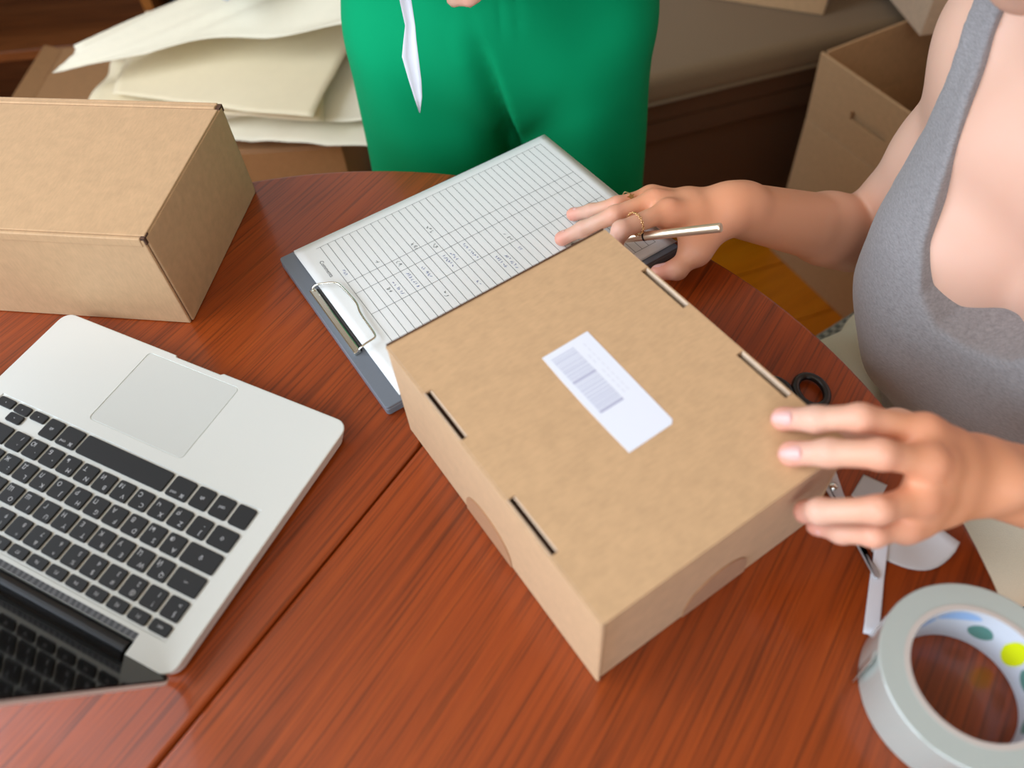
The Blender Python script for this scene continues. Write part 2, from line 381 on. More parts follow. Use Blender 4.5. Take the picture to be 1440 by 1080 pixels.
# ------------------------------------------------------------------ laptop (local x: to its user's right, y: towards the hinge)
def make_laptop():
    root = thing('laptop', 'open silver laptop with black keys and grey trackpad facing away', 'laptop', (-0.2102, 0.2786, 0), 2.6137)
    x0, x1, y0, y1 = -0.0205, 0.2910, -0.1170, 0.1055
    out = rrect(x0, x1, y0, y1, 0.011, 6)
    # thumb scoop in the front edge
    i = next(k for k in range(len(out)-1) if abs(out[k][1]-y0) < 1e-6 and abs(out[k+1][1]-y0) < 1e-6)
    out[i+1:i+1] = [(0.1075, y0), (0.1095, y0+.0018), (0.1580, y0+.0018), (0.1600, y0)]
    b = prism(out, 0.0035, 0.0180, 0.0009, 2)
    for v in b.verts:
        if v.co.z < 0.005: v.co.x = 0.135+(v.co.x-0.135)*0.978; v.co.y = -0.006+(v.co.y+0.006)*0.97
    me = bm_mesh(b, 'base')
    me = boolean_cut(me, box(0.0185, 0.2520, 0.0945, 0.12, 0.008, 0.03))
    me = boolean_cut(me, box(-0.0022, 0.2732, -0.0236, 0.0866, 0.0172, 0.03, 0.0005, 1))
    me = boolean_cut(me, prism(rrect(0.0845, 0.1845, -0.1100, -0.0335, 0.004, 4), 0.0174, 0.03))
    base = link('base', me, M['alu'], root)
    for fx in (0.0, 0.27):
        for fy in (-0.09, 0.08): part('rubber_foot', lathe([(0, 0), (0.007, 0), (0.006, 0.0042), (0, 0.0042)], 16), M['black'], base, loc=(fx, fy, 0))
    part('trackpad', prism(rrect(0.0852, 0.1838, -0.1093, -0.0342, 0.0035, 4), 0.0172, 0.0179, 0.0003, 1), M['alu_pad'], root)
    part('vent_strip', box(0.0190, 0.2515, 0.0895, 0.0943, 0.0178, 0.01815), M['vent'], root)
    hb = tube([(0.0215, 0.1012, 0.0125), (0.2490, 0.1012, 0.0125)], 0.0062, 20)
    part('hinge', hb, M['hinge'], root, smooth=False)
    # keys
    u = 0.01905; kd = 0.0160
    rows = []
    low = [(0, .016, ''), (.019, .035, 'ctrl'), (.038, .054, 'alt'), (.057, .077, '\u2318|cmd'), (.0803, .1706, ''), (.1735, .1935, '\u2318|cmd'), (.1965, .2125, 'alt')]
    rows += [(a, c, -0.0213, 0.0175, s_) for a, c, s_ in low]
    rows += [(.2156, .2316, -0.0213, 0.0083, '\u25c2'), (.2346, .2506, -0.0213, 0.0083, '\u25be'), (.2346, .2506, -0.0121, 0.0083, '\u25b4'), (.2536, .2710, -0.0213, 0.0083, '\u25b8')]
    zr = ['Z\u042f', 'X\u0427', 'C\u0421', 'V\u041c', 'B\u0418', 'N\u0422', 'M\u042c', ',\u0411', '.\u042e', '/.']
    rows += [(0, .0208, 0, kd, '\u21e7'), (.0238, .0398, 0, kd, '`]')] + [(.0429+k*u, .0429+k*u+.016, 0, kd, s_) for k, s_ in enumerate(zr)] + [(.2334, .2710, 0, kd, '')]
    ar = ['A\u0424', 'S\u042b', 'D\u0412', 'F\u0410', 'G\u041f', 'H\u0420', 'J\u041e', 'K\u041b', 'L\u0414', ';\u0416', "'\u042d", '\\\u0401']
    rows += [(0, .0303, u, kd, '\u21ea')] + [(.0333+k*u, .0333+k*u+.016, u, kd, s_) for k, s_ in enumerate(ar)] + [(.2620, .2710, u, kd, '')]
    qr = ['Q\u0419', 'W\u0426', 'E\u0423', 'R\u041a', 'T\u0415', 'Y\u041d', 'U\u0413', 'I\u0428', 'O\u0429', 'P\u0417', '[\u0425', ']\u042a']
    rows += [(0, .0256, 2*u, kd, '\u21e5')] + [(.0286+k*u, .0286+k*u+.016, 2*u, kd, s_) for k, s_ in enumerate(qr)] + [(.0286+12*u, .2710, 2*u, kd, '')]
    nr = ['>\u00a7', '1!', '2@', '3#', '4$', '5%', '6^', '7&', '8*', '9(', '0)', '-_', '=+']
    rows += [(k*u, k*u+.016, 3*u, kd, s_) for k, s_ in enumerate(nr)] + [(13*u, .2710, 3*u, kd, '')]
    p14 = (.2710-.0165)/13
    rows += [(k*p14, k*p14+.0165, 4*u-.0006, .0088, s_) for k, s_ in enumerate(['esc', 'F1', 'F2', 'F3', 'F4', 'F5', 'F6', 'F7', 'F8', 'F9', 'F10', 'F11', 'F12', ''])]
    cache = {}; txt = []; keys = []
    for a, c, y, h, s_ in rows:
        k = (round(c-a, 4), h)
        if k not in cache:
            bb = prism(rrect(-k[0]/2, k[0]/2, -h/2, h/2, 0.0019, 4), 0.0, 0.0019, 0.0003, 1)
            cache[k] = bm_mesh(bb, 'key'); cache[k].materials.append(M['key'])
        o = link('key', cache[k], None, root, ((a+c)/2, y+h/2, 0.0171)); keys.append((o, s_, c-a, h))
    for o, s_, wd, h in keys:
        it = []
        z = 0.00193
        if not s_: continue
        if '|' in s_: p, q = s_.split('|'); it = [(p, .0042, -wd*.25, h*.28, z, 0), (q, .0034, wd*.18, h*.28, z, 0)]
        elif len(s_) == 2 and h > .012 and ord(s_[1]) > 0x300: it = [(s_[0], .0052, -wd*.22, h*.22, z, 0), (s_[1], .0052, wd*.22, -h*.24, z, 0)]
        elif len(s_) == 2 and h > .012: it = [(s_[0], .0048, -wd*.18, -h*.22, z, 0), (s_[1], .0048, -wd*.18, h*.24, z, 0)]
        else: it = [(s_, min(.0040, h*.42), 0, 0, z, 0)]
        txt.append((o, text_mesh(it)))
    dg = bpy.context.evaluated_depsgraph_get(); dg.update()
    for o, ob in txt:
        b = text_collect(ob); me = bm_mesh(b, 'legend'); text_clear(ob)
        if len(me.polygons): link('legend', me, M['legend'], o)
    # lid: leans back 112 degrees from the deck
    be = R(68); d = Vector((0, math.cos(be), math.sin(be))); nn = Vector((0, -math.sin(be), math.cos(be)))
    mt = Matrix(((1, d[0], nn[0], 0), (0, d[1], nn[1], 0.1030), (0, d[2], nn[2], 0.0120), (0, 0, 0, 1)))
    b = prism(rrect(x0, x1, 0.0, 0.2150, 0.008, 5), -0.0040, 0.0, 0.0006, 1, bottom=True); b.transform(mt)
    lid = part('lid', b, M['alu'], root)
    b = prism(rrect(x0-.0001, x1+.0001, 0.002, 0.2151, 0.008, 5), -0.0008, 0.0006); b.transform(mt)
    part('screen', b, M['glass'], lid)
make_laptop()

# ------------------------------------------------------------------ mailer box in the middle (local x along the slotted side, y across)
BL, BW, BH = 0.2504, 0.1995, 0.1058
def make_mailer():
    root = thing('mailer_box', 'flat kraft cardboard mailer box with white label, in the middle of the table', 'box', (-0.08784, 0.37111, 0), -1.05132)
    t = 0.0026
    part('bottom_panel', box(0.003, BL-.003, 0.003, BW-.003, 0.0004, 0.003), M['card'], root)
    # lid panel with four tab slots
    xs = [0, .0524, .1000, .1540, .2003, BL]; ys = [0.0, .0007, .0072, .1926, .1988, BW]
    holes = {(1, 1), (3, 1), (1, 3), (3, 3)}
    b = bmesh.new(); vv = {}
    def V(i, j):
        if (i, j) not in vv: vv[(i, j)] = b.verts.new((xs[i], ys[j], BH-t))
        return vv[(i, j)]
    fs = [b.faces.new((V(i, j), V(i+1, j), V(i+1, j+1), V(i, j+1))) for i in range(5) for j in range(5) if (i, j) not in holes]
    r = bmesh.ops.extrude_face_region(b, geom=fs)
    for v in r['geom']:
        if isinstance(v, bmesh.types.BMVert): v.co.z = BH
    b.normal_update()
    ed = [e for e in b.edges if all(abs(v.co.z-BH) < 1e-7 for v in e.verts) and
          (all(v.co.x < 1e-6 for v in e.verts) or all(v.co.x > BL-1e-6 for v in e.verts))]
    part('lid', b, M['card'], root)
    # side walls: the two slotted sides hang from the lid, the others are double walls
    def slotted(y0, y1, n0, n1):
        me = bm_mesh(box(0.0015, BL+(.0004 if y0 == 0 else -.001), y0, y1, 0.0006, BH-t+.0002, 0.0008, 1))
        for a, c in ((.0526, .0998), (.1542, .2001)): me = boolean_cut(me, box(a, c, n0, n1, BH-.034, BH+.01))
        return me
    link('side_panel', slotted(0.0, t, .0007, .01), M['card'], root)
    link('side_panel', slotted(BW-t, BW, BW-.01, BW-.0008), M['card'], root)
    part('front_panel', box(BL-t-.0012, BL-.0012, t+.0014, BW-t, 0.0006, BH-t+.0004, 0.0006, 1), M['card'], root)
    part('back_panel', box(0.0012, t+.0012, t, BW-t, 0.0006, BH-t, 0.0006, 1), M['card'], root)
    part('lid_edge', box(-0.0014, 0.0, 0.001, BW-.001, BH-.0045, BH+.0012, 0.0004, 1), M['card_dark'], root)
    # fold edge of the lid, slightly rolled
    part('lid_fold', tube([(0.0, 0.0013, BH-.0013), (BL, 0.0013, BH-.0013)], 0.00135, 10), M['card_pale'], root, smooth=True)
    for a, c in ((.0528, .0996), (.1544, .1999)):
        part('lock_tab', box(a+.0004, c-.0004, .0059, .0072, BH-.030, BH-.0001, 0.0003, 1), M['card_pale'], root)
        part('slot_lining', box(a+.0003, c-.0003, .0054, .00585, BH-.030, BH-.0010), M['card_dark'], root)  # dark strip painting the slot's deep shade over the tab's face
        part('lock_tab', box(a+.0004, c-.0004, .1976, .1987, BH-.030, BH+.0002, 0.0002, 1), M['card_pale'], root)
        part('slot_lining', box(a, c, .1962, .1974, BH-.034, BH-.0085), M['card'], root)
    # thin darker patches that paint the shade low on two sides
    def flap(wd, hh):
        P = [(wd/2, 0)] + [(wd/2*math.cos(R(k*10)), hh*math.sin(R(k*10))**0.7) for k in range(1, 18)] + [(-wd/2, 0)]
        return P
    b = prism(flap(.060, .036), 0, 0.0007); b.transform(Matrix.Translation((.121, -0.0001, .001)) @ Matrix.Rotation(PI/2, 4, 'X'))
    part('shade_patch', b, M['card_shade'], root)
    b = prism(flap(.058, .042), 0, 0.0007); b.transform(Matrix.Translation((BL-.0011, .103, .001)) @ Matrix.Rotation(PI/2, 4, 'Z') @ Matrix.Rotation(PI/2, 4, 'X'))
    part('shade_patch', b, M['card_shade'], root)
    # label with barcode and small print
    lab = part('shipping_label', prism([(.0762, .0838), (.100, .0829), (.125, .0826), (.150, .0829), (.1722, .0834), (.1716, .1195), (.1690, .1222), (.0757, .1240)], BH+.00005, BH+.0003), M['label'], root)
    lab['label'] = 'white sticker with grey barcode'
    b = bmesh.new(); bd = bmesh.new(); x = .0815; r2 = random.Random(3)
    while x < .1355:
        wd = r2.choice([.0010, .0014, .0018, .0024]); y0 = .0877
        dark = abs(x-.1060) < .0009 or x > .1338
        box(x, x+wd, y0, y0+.0195, BH+.0003, BH+.00036, bm=bd if dark else b); x += wd+r2.choice([.0003, .0005, .0007])
    part('barcode', b, M['bar'], lab); part('barcode_guard', bd, M['bar_dark'], lab)
    b = bmesh.new()
    for x in np.arange(.083, .134, .0052): 
        if r2.random() < .75: box(x, x+.0036, .1105, .1120, BH+.0003, BH+.00036, bm=b)
        if r2.random() < .75: box(x, x+.0036, .1142, .1155, BH+.0003, BH+.00036, bm=b)
    part('small_print', b, M['smallprint'], lab)
make_mailer()

# ------------------------------------------------------------------ larger box on the left of the table
def make_left_box():
    root = thing('mailer_box', 'tall closed brown cardboard box behind the laptop, cropped at the left edge', 'box', (-0.2904, 0.5124, 0), -0.2107)
    Lx, Ly, H = 0.37, 0.1887, 0.1065; t = 0.003
    part('bottom_panel', box(-Lx+.004, -.004, .004, Ly-.004, .0004, .003), M['card'], root)
    part('front_panel', box(-Lx, -.0016, 0, t, .0005, H-.0025, .0012, 2), M['card'], root)
    part('back_panel', box(-Lx, -.0016, Ly-t, Ly, .0005, H-.001, .0012, 2), M['card'], root)
    part('end_panel', box(-t, 0.0, t+.0006, Ly-t-.0006, .0005, H-.0022, .0012, 2), M['card'], root)
    part('end_panel', box(-Lx, -Lx+t, t+.0006, Ly-t-.0006, .0005, H-.003, .0012, 2), M['card'], root)
    part('lid', box(-Lx, -.0010, .0035, Ly-.0105, H-.003, H, .0010, 2), M['card'], root)
    part('lid_flap', box(-Lx, -.0040, -.0008, .0030, H-.0095, H-.0004, .0014, 3), M['card'], root)
    part('back_ridge', box(-Lx, -.0045, Ly-.0098, Ly-.0046, H-.004, H+.0010, .0016, 3), M['card'], root)
    part('back_ridge', box(-Lx, -.0045, Ly-.0042, Ly+.0002, H-.004, H+.0004, .0016, 3), M['card'], root)
    for y in (.0004, Ly-.0088):
        part('corner_slot', box(-.0044, -.0004, y, y+.0080, H-.0075, H-.0006), M['card_edge_y'], root)
make_left_box()

# ------------------------------------------------------------------ clipboard, sheets, pen
CLO = (-0.19774, 0.58084); CLA = 0.5104
def make_clipboard():
    root = thing('clipboard', 'slate grey clipboard with a wire clip under the ruled sheets', 'clipboard', (CLO[0], CLO[1], 0), CLA)
    b = prism(rrect(-.0150, .2995, -.2160, .0035, .003, 3), 0.0006, 0.0080, 0.0006, 1, bottom=True)
    part('backing_board', b, M['board'], root)
    part('seam', prism(rrect(-.0146, .2991, -.2156, .0031, .003, 3), 0.0080, 0.0088), M['board_edge'], root)
    part('cover_board', prism(rrect(-.0150, .2995, -.2160, .0035, .003, 3), 0.0088, 0.0112, 0.0005, 1), M['board'], root)
    clip = part('clip_bar', box(-.0105, -.0040, -.1510, -.0580, .0112, .0150, .0012, 2), M['chrome'], root)
    part('clip_groove', box(-.0042, -.0022, -.1490, -.0600, .0112, .0146, .0004, 1), M['hinge'], clip)
    wire = [(-.0072, -.0585, .0155), (-.0040, -.0585, .0185), (.0010, -.0615, .0200), (.0115, -.0665, .0195), (.0150, -.0705, .0188),
            (.0168, -.0850, .0182), (.0180, -.1020, .0180), (.0150, -.1120, .0180), (.0142, -.1250, .0180), (.0140, -.1430, .0182), (.0125, -.1492, .0190), (.0020, -.1512, .0205), (-.0040, -.1518, .0190), (-.0072, -.1512, .0155)]
    P = []
    for i in range(len(wire)-1):
        for k in range(4): P.append(Vector(wire[i]).lerp(Vector(wire[i+1]), k/4))
    P.append(Vector(wire[-1]))
    for _ in range(2): P = [P[0]]+[(P[i-1]+P[i]*2+P[i+1])/4 for i in range(1, len(P)-1)]+[P[-1]]
    part('clip_wire', tube(P, 0.00105, 8), M['chrome'], root, smooth=True)
make_clipboard()

def sheet_h(u, v, z):
    # papers lie flat, lifting slightly at the clipped end's far corner
    return z + 0.0012*math.exp(-((u/.05)**2)-((v/.06)**2)) + 0.0006*math.sin(u*21)*math.sin(v*13+1) * (1 if u > .03 else .2)
def make_sheet(name, label, du, dv, rot, z, printed):
    root = thing(name, label, 'paper', (CLO[0], CLO[1], 0), CLA)
    ca, sa = math.cos(rot), math.sin(rot)
    def pt(u, v, dz=0.0):
        x, y = du+ca*u-sa*v, dv+sa*u+ca*v
        return (x, y, sheet_h(u, v, z)+dz)
    def shape(s, q):
        u = .297*s; v = -.210*q
        if printed and u < .06 and q > .72: u += (.06-u)*0.05*(q-.72)/.28
        return pt(u, v)
    part('page', surf(shape, 36, 24, 0.00025), M['paper'], root, smooth=True)
    b = bmesh.new()
    def strip(p, q, wd, n=20, bm=b, dz=0.00045):
        d = Vector((q[0]-p[0], q[1]-p[1])).normalized(); nx, ny = -d[1]*wd/2, d[0]*wd/2; prev = None
        for k in range(n+1):
            u = p[0]+(q[0]-p[0])*k/n; v = p[1]+(q[1]-p[1])*k/n
            c = (bm.verts.new(pt(u+nx, v+ny, dz)), bm.verts.new(pt(u-nx, v-ny, dz)))
            if prev: bm.faces.new((prev[0], prev[1], c[1], c[0]))
            prev = c
    u0, u1 = .0232, .2838; N = 34
    for k in range(N): 
        u = u0+(u1-u0)*k/(N-1); strip((u, -.0112), (u, -.200), .00048)
    for v in (-.0700, -.0868, -.1180, -.1790, -.2000): strip((u0, v), (u1, v), .00042)
    strip((.0190, -.0112), (u1, -.0112), .00036)
    me = bm_mesh(b, 'ruled_lines'); link('ruled_lines', me, M['rule'], root)['kind'] = 'stuff'
    if not printed: return
    ob = text_mesh([('Comments', .0056, .0152, -.0415, 0, -PI/2)])
    bpy.context.evaluated_depsgraph_get().update(); tb = text_collect(ob); text_clear(ob)
    for v in tb.verts: v.co = pt(v.co.x, v.co.y, .0005)
    part('heading', tb, M['rule_dark'], root)
    r2 = random.Random(5); b1, b2 = bmesh.new(), bmesh.new(); p = (u1-u0)/(N-1)
    def scrawl(row, va, vb, bm, size=.0032):
        u = u0+p*(row+.5); v = va
        while v > vb:
            pts = []
            kind = r2.randint(0, 3)
            for k in range(5): pts.append((u+r2.uniform(-1, 1)*size*.55, v-size*.5+r2.uniform(-1, 1)*size*.4))
            for a, c in zip(pts, pts[1:]): strip(a, c, .00035, 2, bm, .00055)
            v -= size*r2.uniform(.8, 1.2)
    for row, va, vb in ((0, -.052, -.060), (3, -.094, -.112), (4, -.092, -.114), (5, -.093, -.109), (7, -.092, -.110), (8, -.094, -.106), (9, -.090, -.113), (10, -.124, -.140), (11, -.128, -.150), (12, -.126, -.132), (8, -.140, -.146)): scrawl(int(row*1.6), va, vb, b1)
    for row, va, vb in ((3, -.060, -.064), (4, -.072, -.078), (6, -.060, -.068), (8, -.048, -.058), (7, -.074, -.080), (2, -.098, -.104), (12, -.103, -.112), (5, -.133, -.138)): scrawl(int(row*1.6), va, vb, b2, .0040)
    part('handwriting', b1, M['ink'], root)['kind'] = 'stuff'; part('pencil_marks', b2, M['pencil'], root)['kind'] = 'stuff'
make_sheet('form_sheet', 'white ruled sheet hidden beneath the others on the clipboard', .0015, -.0035, 0.012, 0.0116, False)
make_sheet('form_sheet', 'middle sheet of the clipboard stack, showing only at its edges', -.0005, -.0012, 0.004, 0.0124, False)
make_sheet('form_sheet', 'top ruled form with blue handwriting on the clipboard', 0, 0, 0.0, 0.0134, True)

def make_pen():
    a = Vector((0.0684, 0.5499, 0.0166)); b = Vector((0.1838, 0.4810, 0.0850)); d = b-a; L = d.length
    root = thing('pen', 'slim rose gold ballpoint pen held between the fingers', 'pen', a)
    root.rotation_euler = d.to_track_quat('Z', 'Y').to_euler()
    part('tip', lathe([(0, 0), (.0007, .0004), (.0022, .009), (.0030, .0105), (0, .0105)], 20), M['black'], root, smooth=True)
    part('barrel', lathe([(0, .0104), (.0033, .0105), (.0038, .016), (.0040, .03), (.0040, L-.001), (.0036, L), (0, L)], 24), M['rosegold'], root, smooth=False)
    part('ring_band', lathe([(.0039, L*.52), (.00425, L*.52), (.00425, L*.53), (.0039, L*.53)], 24, closed=True), M['black'], root)
make_pen()

# ------------------------------------------------------------------ scissors, backing paper scraps, tape
def make_scissors():
    root = thing('scissors', 'black handled steel scissors lying beside the mailer box', 'scissors', (0.2320, 0.2770, 0))
    def ring(cx, cy, rx, ry, ang):
        return [(cx+rx*math.cos(t)*math.cos(ang)-ry*math.sin(t)*math.sin(ang), cy+rx*math.cos(t)*math.sin(ang)+ry*math.sin(t)*math.cos(ang), .0055) for t in np.linspace(0, 2*PI, 33)[:-1]]
    for sx, cx, ang in ((1, .010, R(95)), (-1, -.019, R(88))):
        h = part('handle', tube(ring(cx, .0875, .0155, .0118, ang), .0034, 10, closed=True), M['black'], root, smooth=True)
        tube([(cx*.9, .073, .0055), (cx*.5+.002*sx, .045, .0055), (0.002*sx, .014, .0050)], [.0036, .0042, .0036], 10)
        part('shank', tube([(cx*.9, .0735, .0055), (cx*.5, .045, .0055), (0.0015*sx, .012, .0045)], [.0034, .0042, .0034], 10), M['black'], root, smooth=True)
    for z, sx in ((.0020, 1), (.0036, -1)):
        pts = [(-.0065*sx, .016), (.0055*sx, .016), (.0062*sx, 0), (.0088, -.070), (.0080, -.0735), (.0062, -.072), (-.0050*sx+.0008, -.004)]
        part('blade', prism(pts if sx > 0 else pts[::-1], z, z+.0014, .0003, 1), M['steel'], root)
    part('pivot_screw', lathe([(0, .0072), (.0026, .0068), (.0034, .0056), (.0034, .0050), (0, .0050)], 20), M['chrome'], root, smooth=True)
make_scissors()

def scrap(label, pts, lift, mat, n=12, bulge=0.0):
    """a curling scrap: four corners (x,y) and a lift function"""
    A, B, C, D = [Vector((p[0], p[1], 0)) for p in pts]
    c = (A+B+C+D)/4
    root = thing('paper_scrap', label, 'paper', c)
    def f(s, t):
        p = (A*(1-s)+B*s)*(1-t)+(D*(1-s)+C*s)*t - c; p += Vector((.12, -.99, 0))*bulge*t*math.sin(PI*s)**.8; p.z = 0.0006+lift(s, t); return p
    part('sheet', surf(f, n, n, 0.0002), mat, root, smooth=True)
scrap('curled white backing paper scrap under the hand on the box', [(.2450, .2420), (.2860, .2420), (.3020, .2210), (.2440, .2250)],
      lambda s, t: .010*(max(0, s-.5)/.5)**2 + .004*(1-s)*(1-t), M['liner'], bulge=.016)
scrap('small grey square of backing paper showing between the fingers', [(.2440, .2700), (.2590, .2865), (.2720, .2740), (.2570, .2570)], lambda s, t: .001+.003*s*t, M['liner_grey'])
scrap('narrow white strip of backing paper next to the tape roll', [(.2490, .2335), (.2580, .2325), (.2272, .1640), (.2180, .1680)], lambda s, t: .0010+.0075*max(0, .42-t), M['label'])

def make_tape():
    root = thing('tape_roll', 'wide roll of clear packing tape standing flat on the table', 'tape', (0.2600, 0.1240, 0.0002))
    h, ri, rc, ro = .0445, .0392, .0425, .0570
    tp = NT('clear_tape'); tp.set(Base_Color=srgb(200, 208, 202), Roughness=0.22); tp.b.inputs['Transmission Weight'].default_value = 0.25; tp.b.inputs['Coat Weight'].default_value = 0.5
    tp.b.inputs['Subsurface Weight'].default_value = 0.3; tp.b.inputs['Subsurface Radius'].default_value = (.01, .01, .01)
    part('tape_winding', lathe([(rc, 0), (ro-.0008, 0), (ro, .0008), (ro, h-.0008), (ro-.0008, h), (rc, h)], 96, closed=True), tp.m, root, smooth=False)
    core = part('core', lathe([(ri, 0), (rc, 0), (rc, h+.0004), (ri, h+.0004)], 96, closed=True), M['core_edge'], root)
    part('core_lining', lathe([(ri-.0003, .0004), (ri, .0004), (ri, h-.0002), (ri-.0003, h-.0002)], 96, closed=True), M['core'], core)
    def patch(a0, a1, z0, z1, mat, wob=0.0):
        b = bmesh.new(); n = 10; prev = None
        for k in range(n+1):
            a = R(a0+(a1-a0)*k/n); e = math.sin(PI*k/n)**0.5 if 0 < k < n else 0.12
            zm = (z0+z1)/2; hz = (z1-z0)/2*e; r = ri-.0005
            c = (b.verts.new((r*math.cos(a), r*math.sin(a), zm-hz)), b.verts.new((r*math.cos(a), r*math.sin(a), zm+hz)))
            if prev: b.faces.new((prev[0], prev[1], c[1], c[0]))
            prev = c
        part('printed_blot', b, mat, core)
    patch(12, 32, .009, .040, M['pr_yellow']); patch(42, 64, .012, .030, M['pr_green']); patch(60, 100, .030, .042, M['pr_blue'])
    patch(122, 150, .020, .030, M['pr_green']); patch(-14, 8, .012, .030, M['pr_green']); patch(100, 118, .028, .038, M['pr_blue'])
    patch(8, 13, .030, .040, M['pr_blue']); patch(-50, -28, .008, .026, M['pr_green'])
    # free end of the tape
    A = R(158)
    b = surf(lambda s, t: ((ro+.0002+.004*s*s)*math.cos(A+.16*s), (ro+.0002+.004*s*s)*math.sin(A+.16*s), .001+t*(h-.006)), 6, 4, .0003)
    part('free_end', b, tp.m, root, smooth=True)
make_tape()

# ------------------------------------------------------------------ beyond the table: boxes, papers, sofa, shelf
def carton(label, o, e1, L1, L2, z0, z1, mat=None, closed=True, t=0.005):
    """o: corner (x,y); e1: unit direction of the first side; second side is e1 turned by +90 degrees"""
    root = thing('cardboard_box', label, 'box', (o[0], o[1], z0), math.atan2(e1[1], e1[0]))
    m = mat or M['card']; H = z1-z0
    part('bottom_panel', box(t, L1-t, t, L2-t, 0.0005, t), m, root)
    part('side_panel', box(0, L1, 0, t, 0.0005, H, .001, 1), m, root); part('side_panel', box(0, L1, L2-t, L2, 0.0005, H, .001, 1), m, root)
    part('end_panel', box(0, t, t, L2-t, 0.0005, H, .001, 1), m, root); part('end_panel', box(L1-t, L1, t, L2-t, 0.0005, H, .001, 1), m, root)
    if closed:
        part('lid_flap', box(.001, L1-.001, .001, L2/2-.0008, H, H+t*.8, .001, 1), m, root); part('lid_flap', box(.001, L1-.001, L2/2+.0008, L2-.001, H, H+t*.8, .001, 1), m, root)
    return root
pb = carton('brown cardboard box piled with crumpled cream paper beyond the table', (-0.86, 1.165), (.9975, -.07), .62, .36, FZ, -0.262, M['card_dull'])
b = surf(lambda s, t: (.03-.03*t, .35-.26*s, .489+.012*t), 4, 2, .004); part('raised_flap', b, M['card_dull'], pb)
carton('low brown cardboard box on the floor behind the green trousers', (-0.185, 1.21), (.9975, .07), .29, .28, FZ, -0.40, M['card_dull'])

def wrinkle_sheet(label, corners, mat, amp=0.006, fold=None, seed=1, n=26, zc=None):
    A, B, C, D = [Vector(p) for p in corners]; c = (A+B+C+D)/4
    r2 = random.Random(seed); W = [(r2.uniform(3, 9), r2.uniform(3, 9), r2.uniform(0, 6), r2.uniform(.2, 1)) for _ in range(6)]
    root = thing('packing_paper', label, 'paper', c, group=None)
    def f(s, t):
        p = (A*(1-s)+B*s)*(1-t)+(D*(1-s)+C*s)*t - c
        q = sum(a*abs(math.sin(k1*s+k2*t+ph)) for k1, k2, ph, a in W)/2.5 - .5
        p.z += amp*q + (fold(s, t) if fold else 0)
        p.x += amp*.5*math.sin(7*t+W[0][2]); p.y += amp*.5*math.sin(6*s+W[1][2])
        return p
    part('sheet', surf(f, n, n, 0.0005), mat, root, smooth=True)
# lowest to topmost (corners: left-far, right-far, right-near, left-near)
wrinkle_sheet('lowest cream paper sheet drooping over the cardboard box edge', [(-.66, 1.47, -.240), (-.10, 1.40, -.240), (-.155, 1.045, -.215), (-.44, 1.135, -.232)], M['cream2'], .012, lambda s, t: -.03*max(0, t-.8)*(1-s)*2, 3)
wrinkle_sheet('pale sheet sticking out by the green trousers, below the smooth cream sheet', [(-.55, 1.47, -.222), (-.12, 1.42, -.220), (-.150, 1.09, -.198), (-.50, 1.16, -.213)], M['cream2'], .010, None, 8)
wrinkle_sheet('cream sheet with a long tan crease next to the tall closed box', [(-.62, 1.47, -.206), (-.25, 1.45, -.202), (-.25, 1.10, -.196), (-.655, 1.21, -.202)], M['cream'], .008, lambda s, t: .012*math.exp(-((t-.55-.3*s)/.06)**2), 5)
wrinkle_sheet('broad smooth cream paper sheet on top of the creased one', [(-.60, 1.47, -.182), (-.17, 1.44, -.172), (-.262, 1.075, -.172), (-.612, 1.225, -.190)], M['cream'], .005, lambda s, t: .010*math.sin(PI*s)*math.sin(PI*t), 11)
wrinkle_sheet('crumpled pale sheet folded over the smooth cream sheet, its left end pointed', [(-.640, 1.300, -.135), (-.17, 1.470, -.085), (-.165, 1.200, -.100), (-.690, 1.258, -.160)], M['cream2'], .020, lambda s, t: .020*math.sin(PI*min(1, t*1.1))*(.3+.7*s), 21)
wrinkle_sheet('thin white tissue sheet behind the pointed pale sheet of the heap', [(-.56, 1.50, -.120), (-.30, 1.53, -.085), (-.28, 1.46, -.060), (-.55, 1.40, -.105)], M['tissue'], .008, None, 31)
wrinkle_sheet('white crumpled paper on the very top of the heap', [(-.45, 1.42, -.035), (-.20, 1.42, -.005), (-.275, 1.262, -.040), (-.410, 1.225, -.062)], M['tissue'], .022, lambda s, t: .018*math.sin(PI*t), 41)

def make_sofa():
    root = thing('sofa', 'low sofa with beige seat cushion and dark brown base', 'sofa', (0.15, 1.248, FZ), math.atan2(.22, 1.0))
    W, Dp = 1.40, 0.72
    part('seat_cushion', box(.005, W-.005, -.012, Dp-.06, .402, .462, .022, 4), M['cushion'], root, smooth=True)
    part('piping', tube([(.02, -.006, .405), (W-.02, -.006, .405)], .005, 8), M['cushion'], root, smooth=True)
    part('upper_band', box(-.004, W+.004, .004, Dp-.05, .352, .4015, .010, 3), M['sofabase'], root)
    part('lower_band', box(-.004, W+.004, .010, Dp-.05, .300, .3515, .010, 3), M['sofabase'], root)
    part('base', box(0, W, .022, Dp-.05, .06, .2995, .008, 2), M['sofabase'], root)
    part('backrest', box(0, W, Dp-.055, Dp+.11, .06, .80, .05, 4), M['sofabase'], root, smooth=True)
    for x in (.06, W-.06):
        for y in (.08, Dp-.1): part('foot', tube([(x, y, 0), (x, y, .061)], [.018, .024], 12), M['shelfwood'], root)
make_sofa()
carton('closed cardboard box standing on the sofa cushion, cropped by the top edge', (0.440, 1.530), (.885, -.466), .245, .22, -0.2870, -0.06, M['card'])

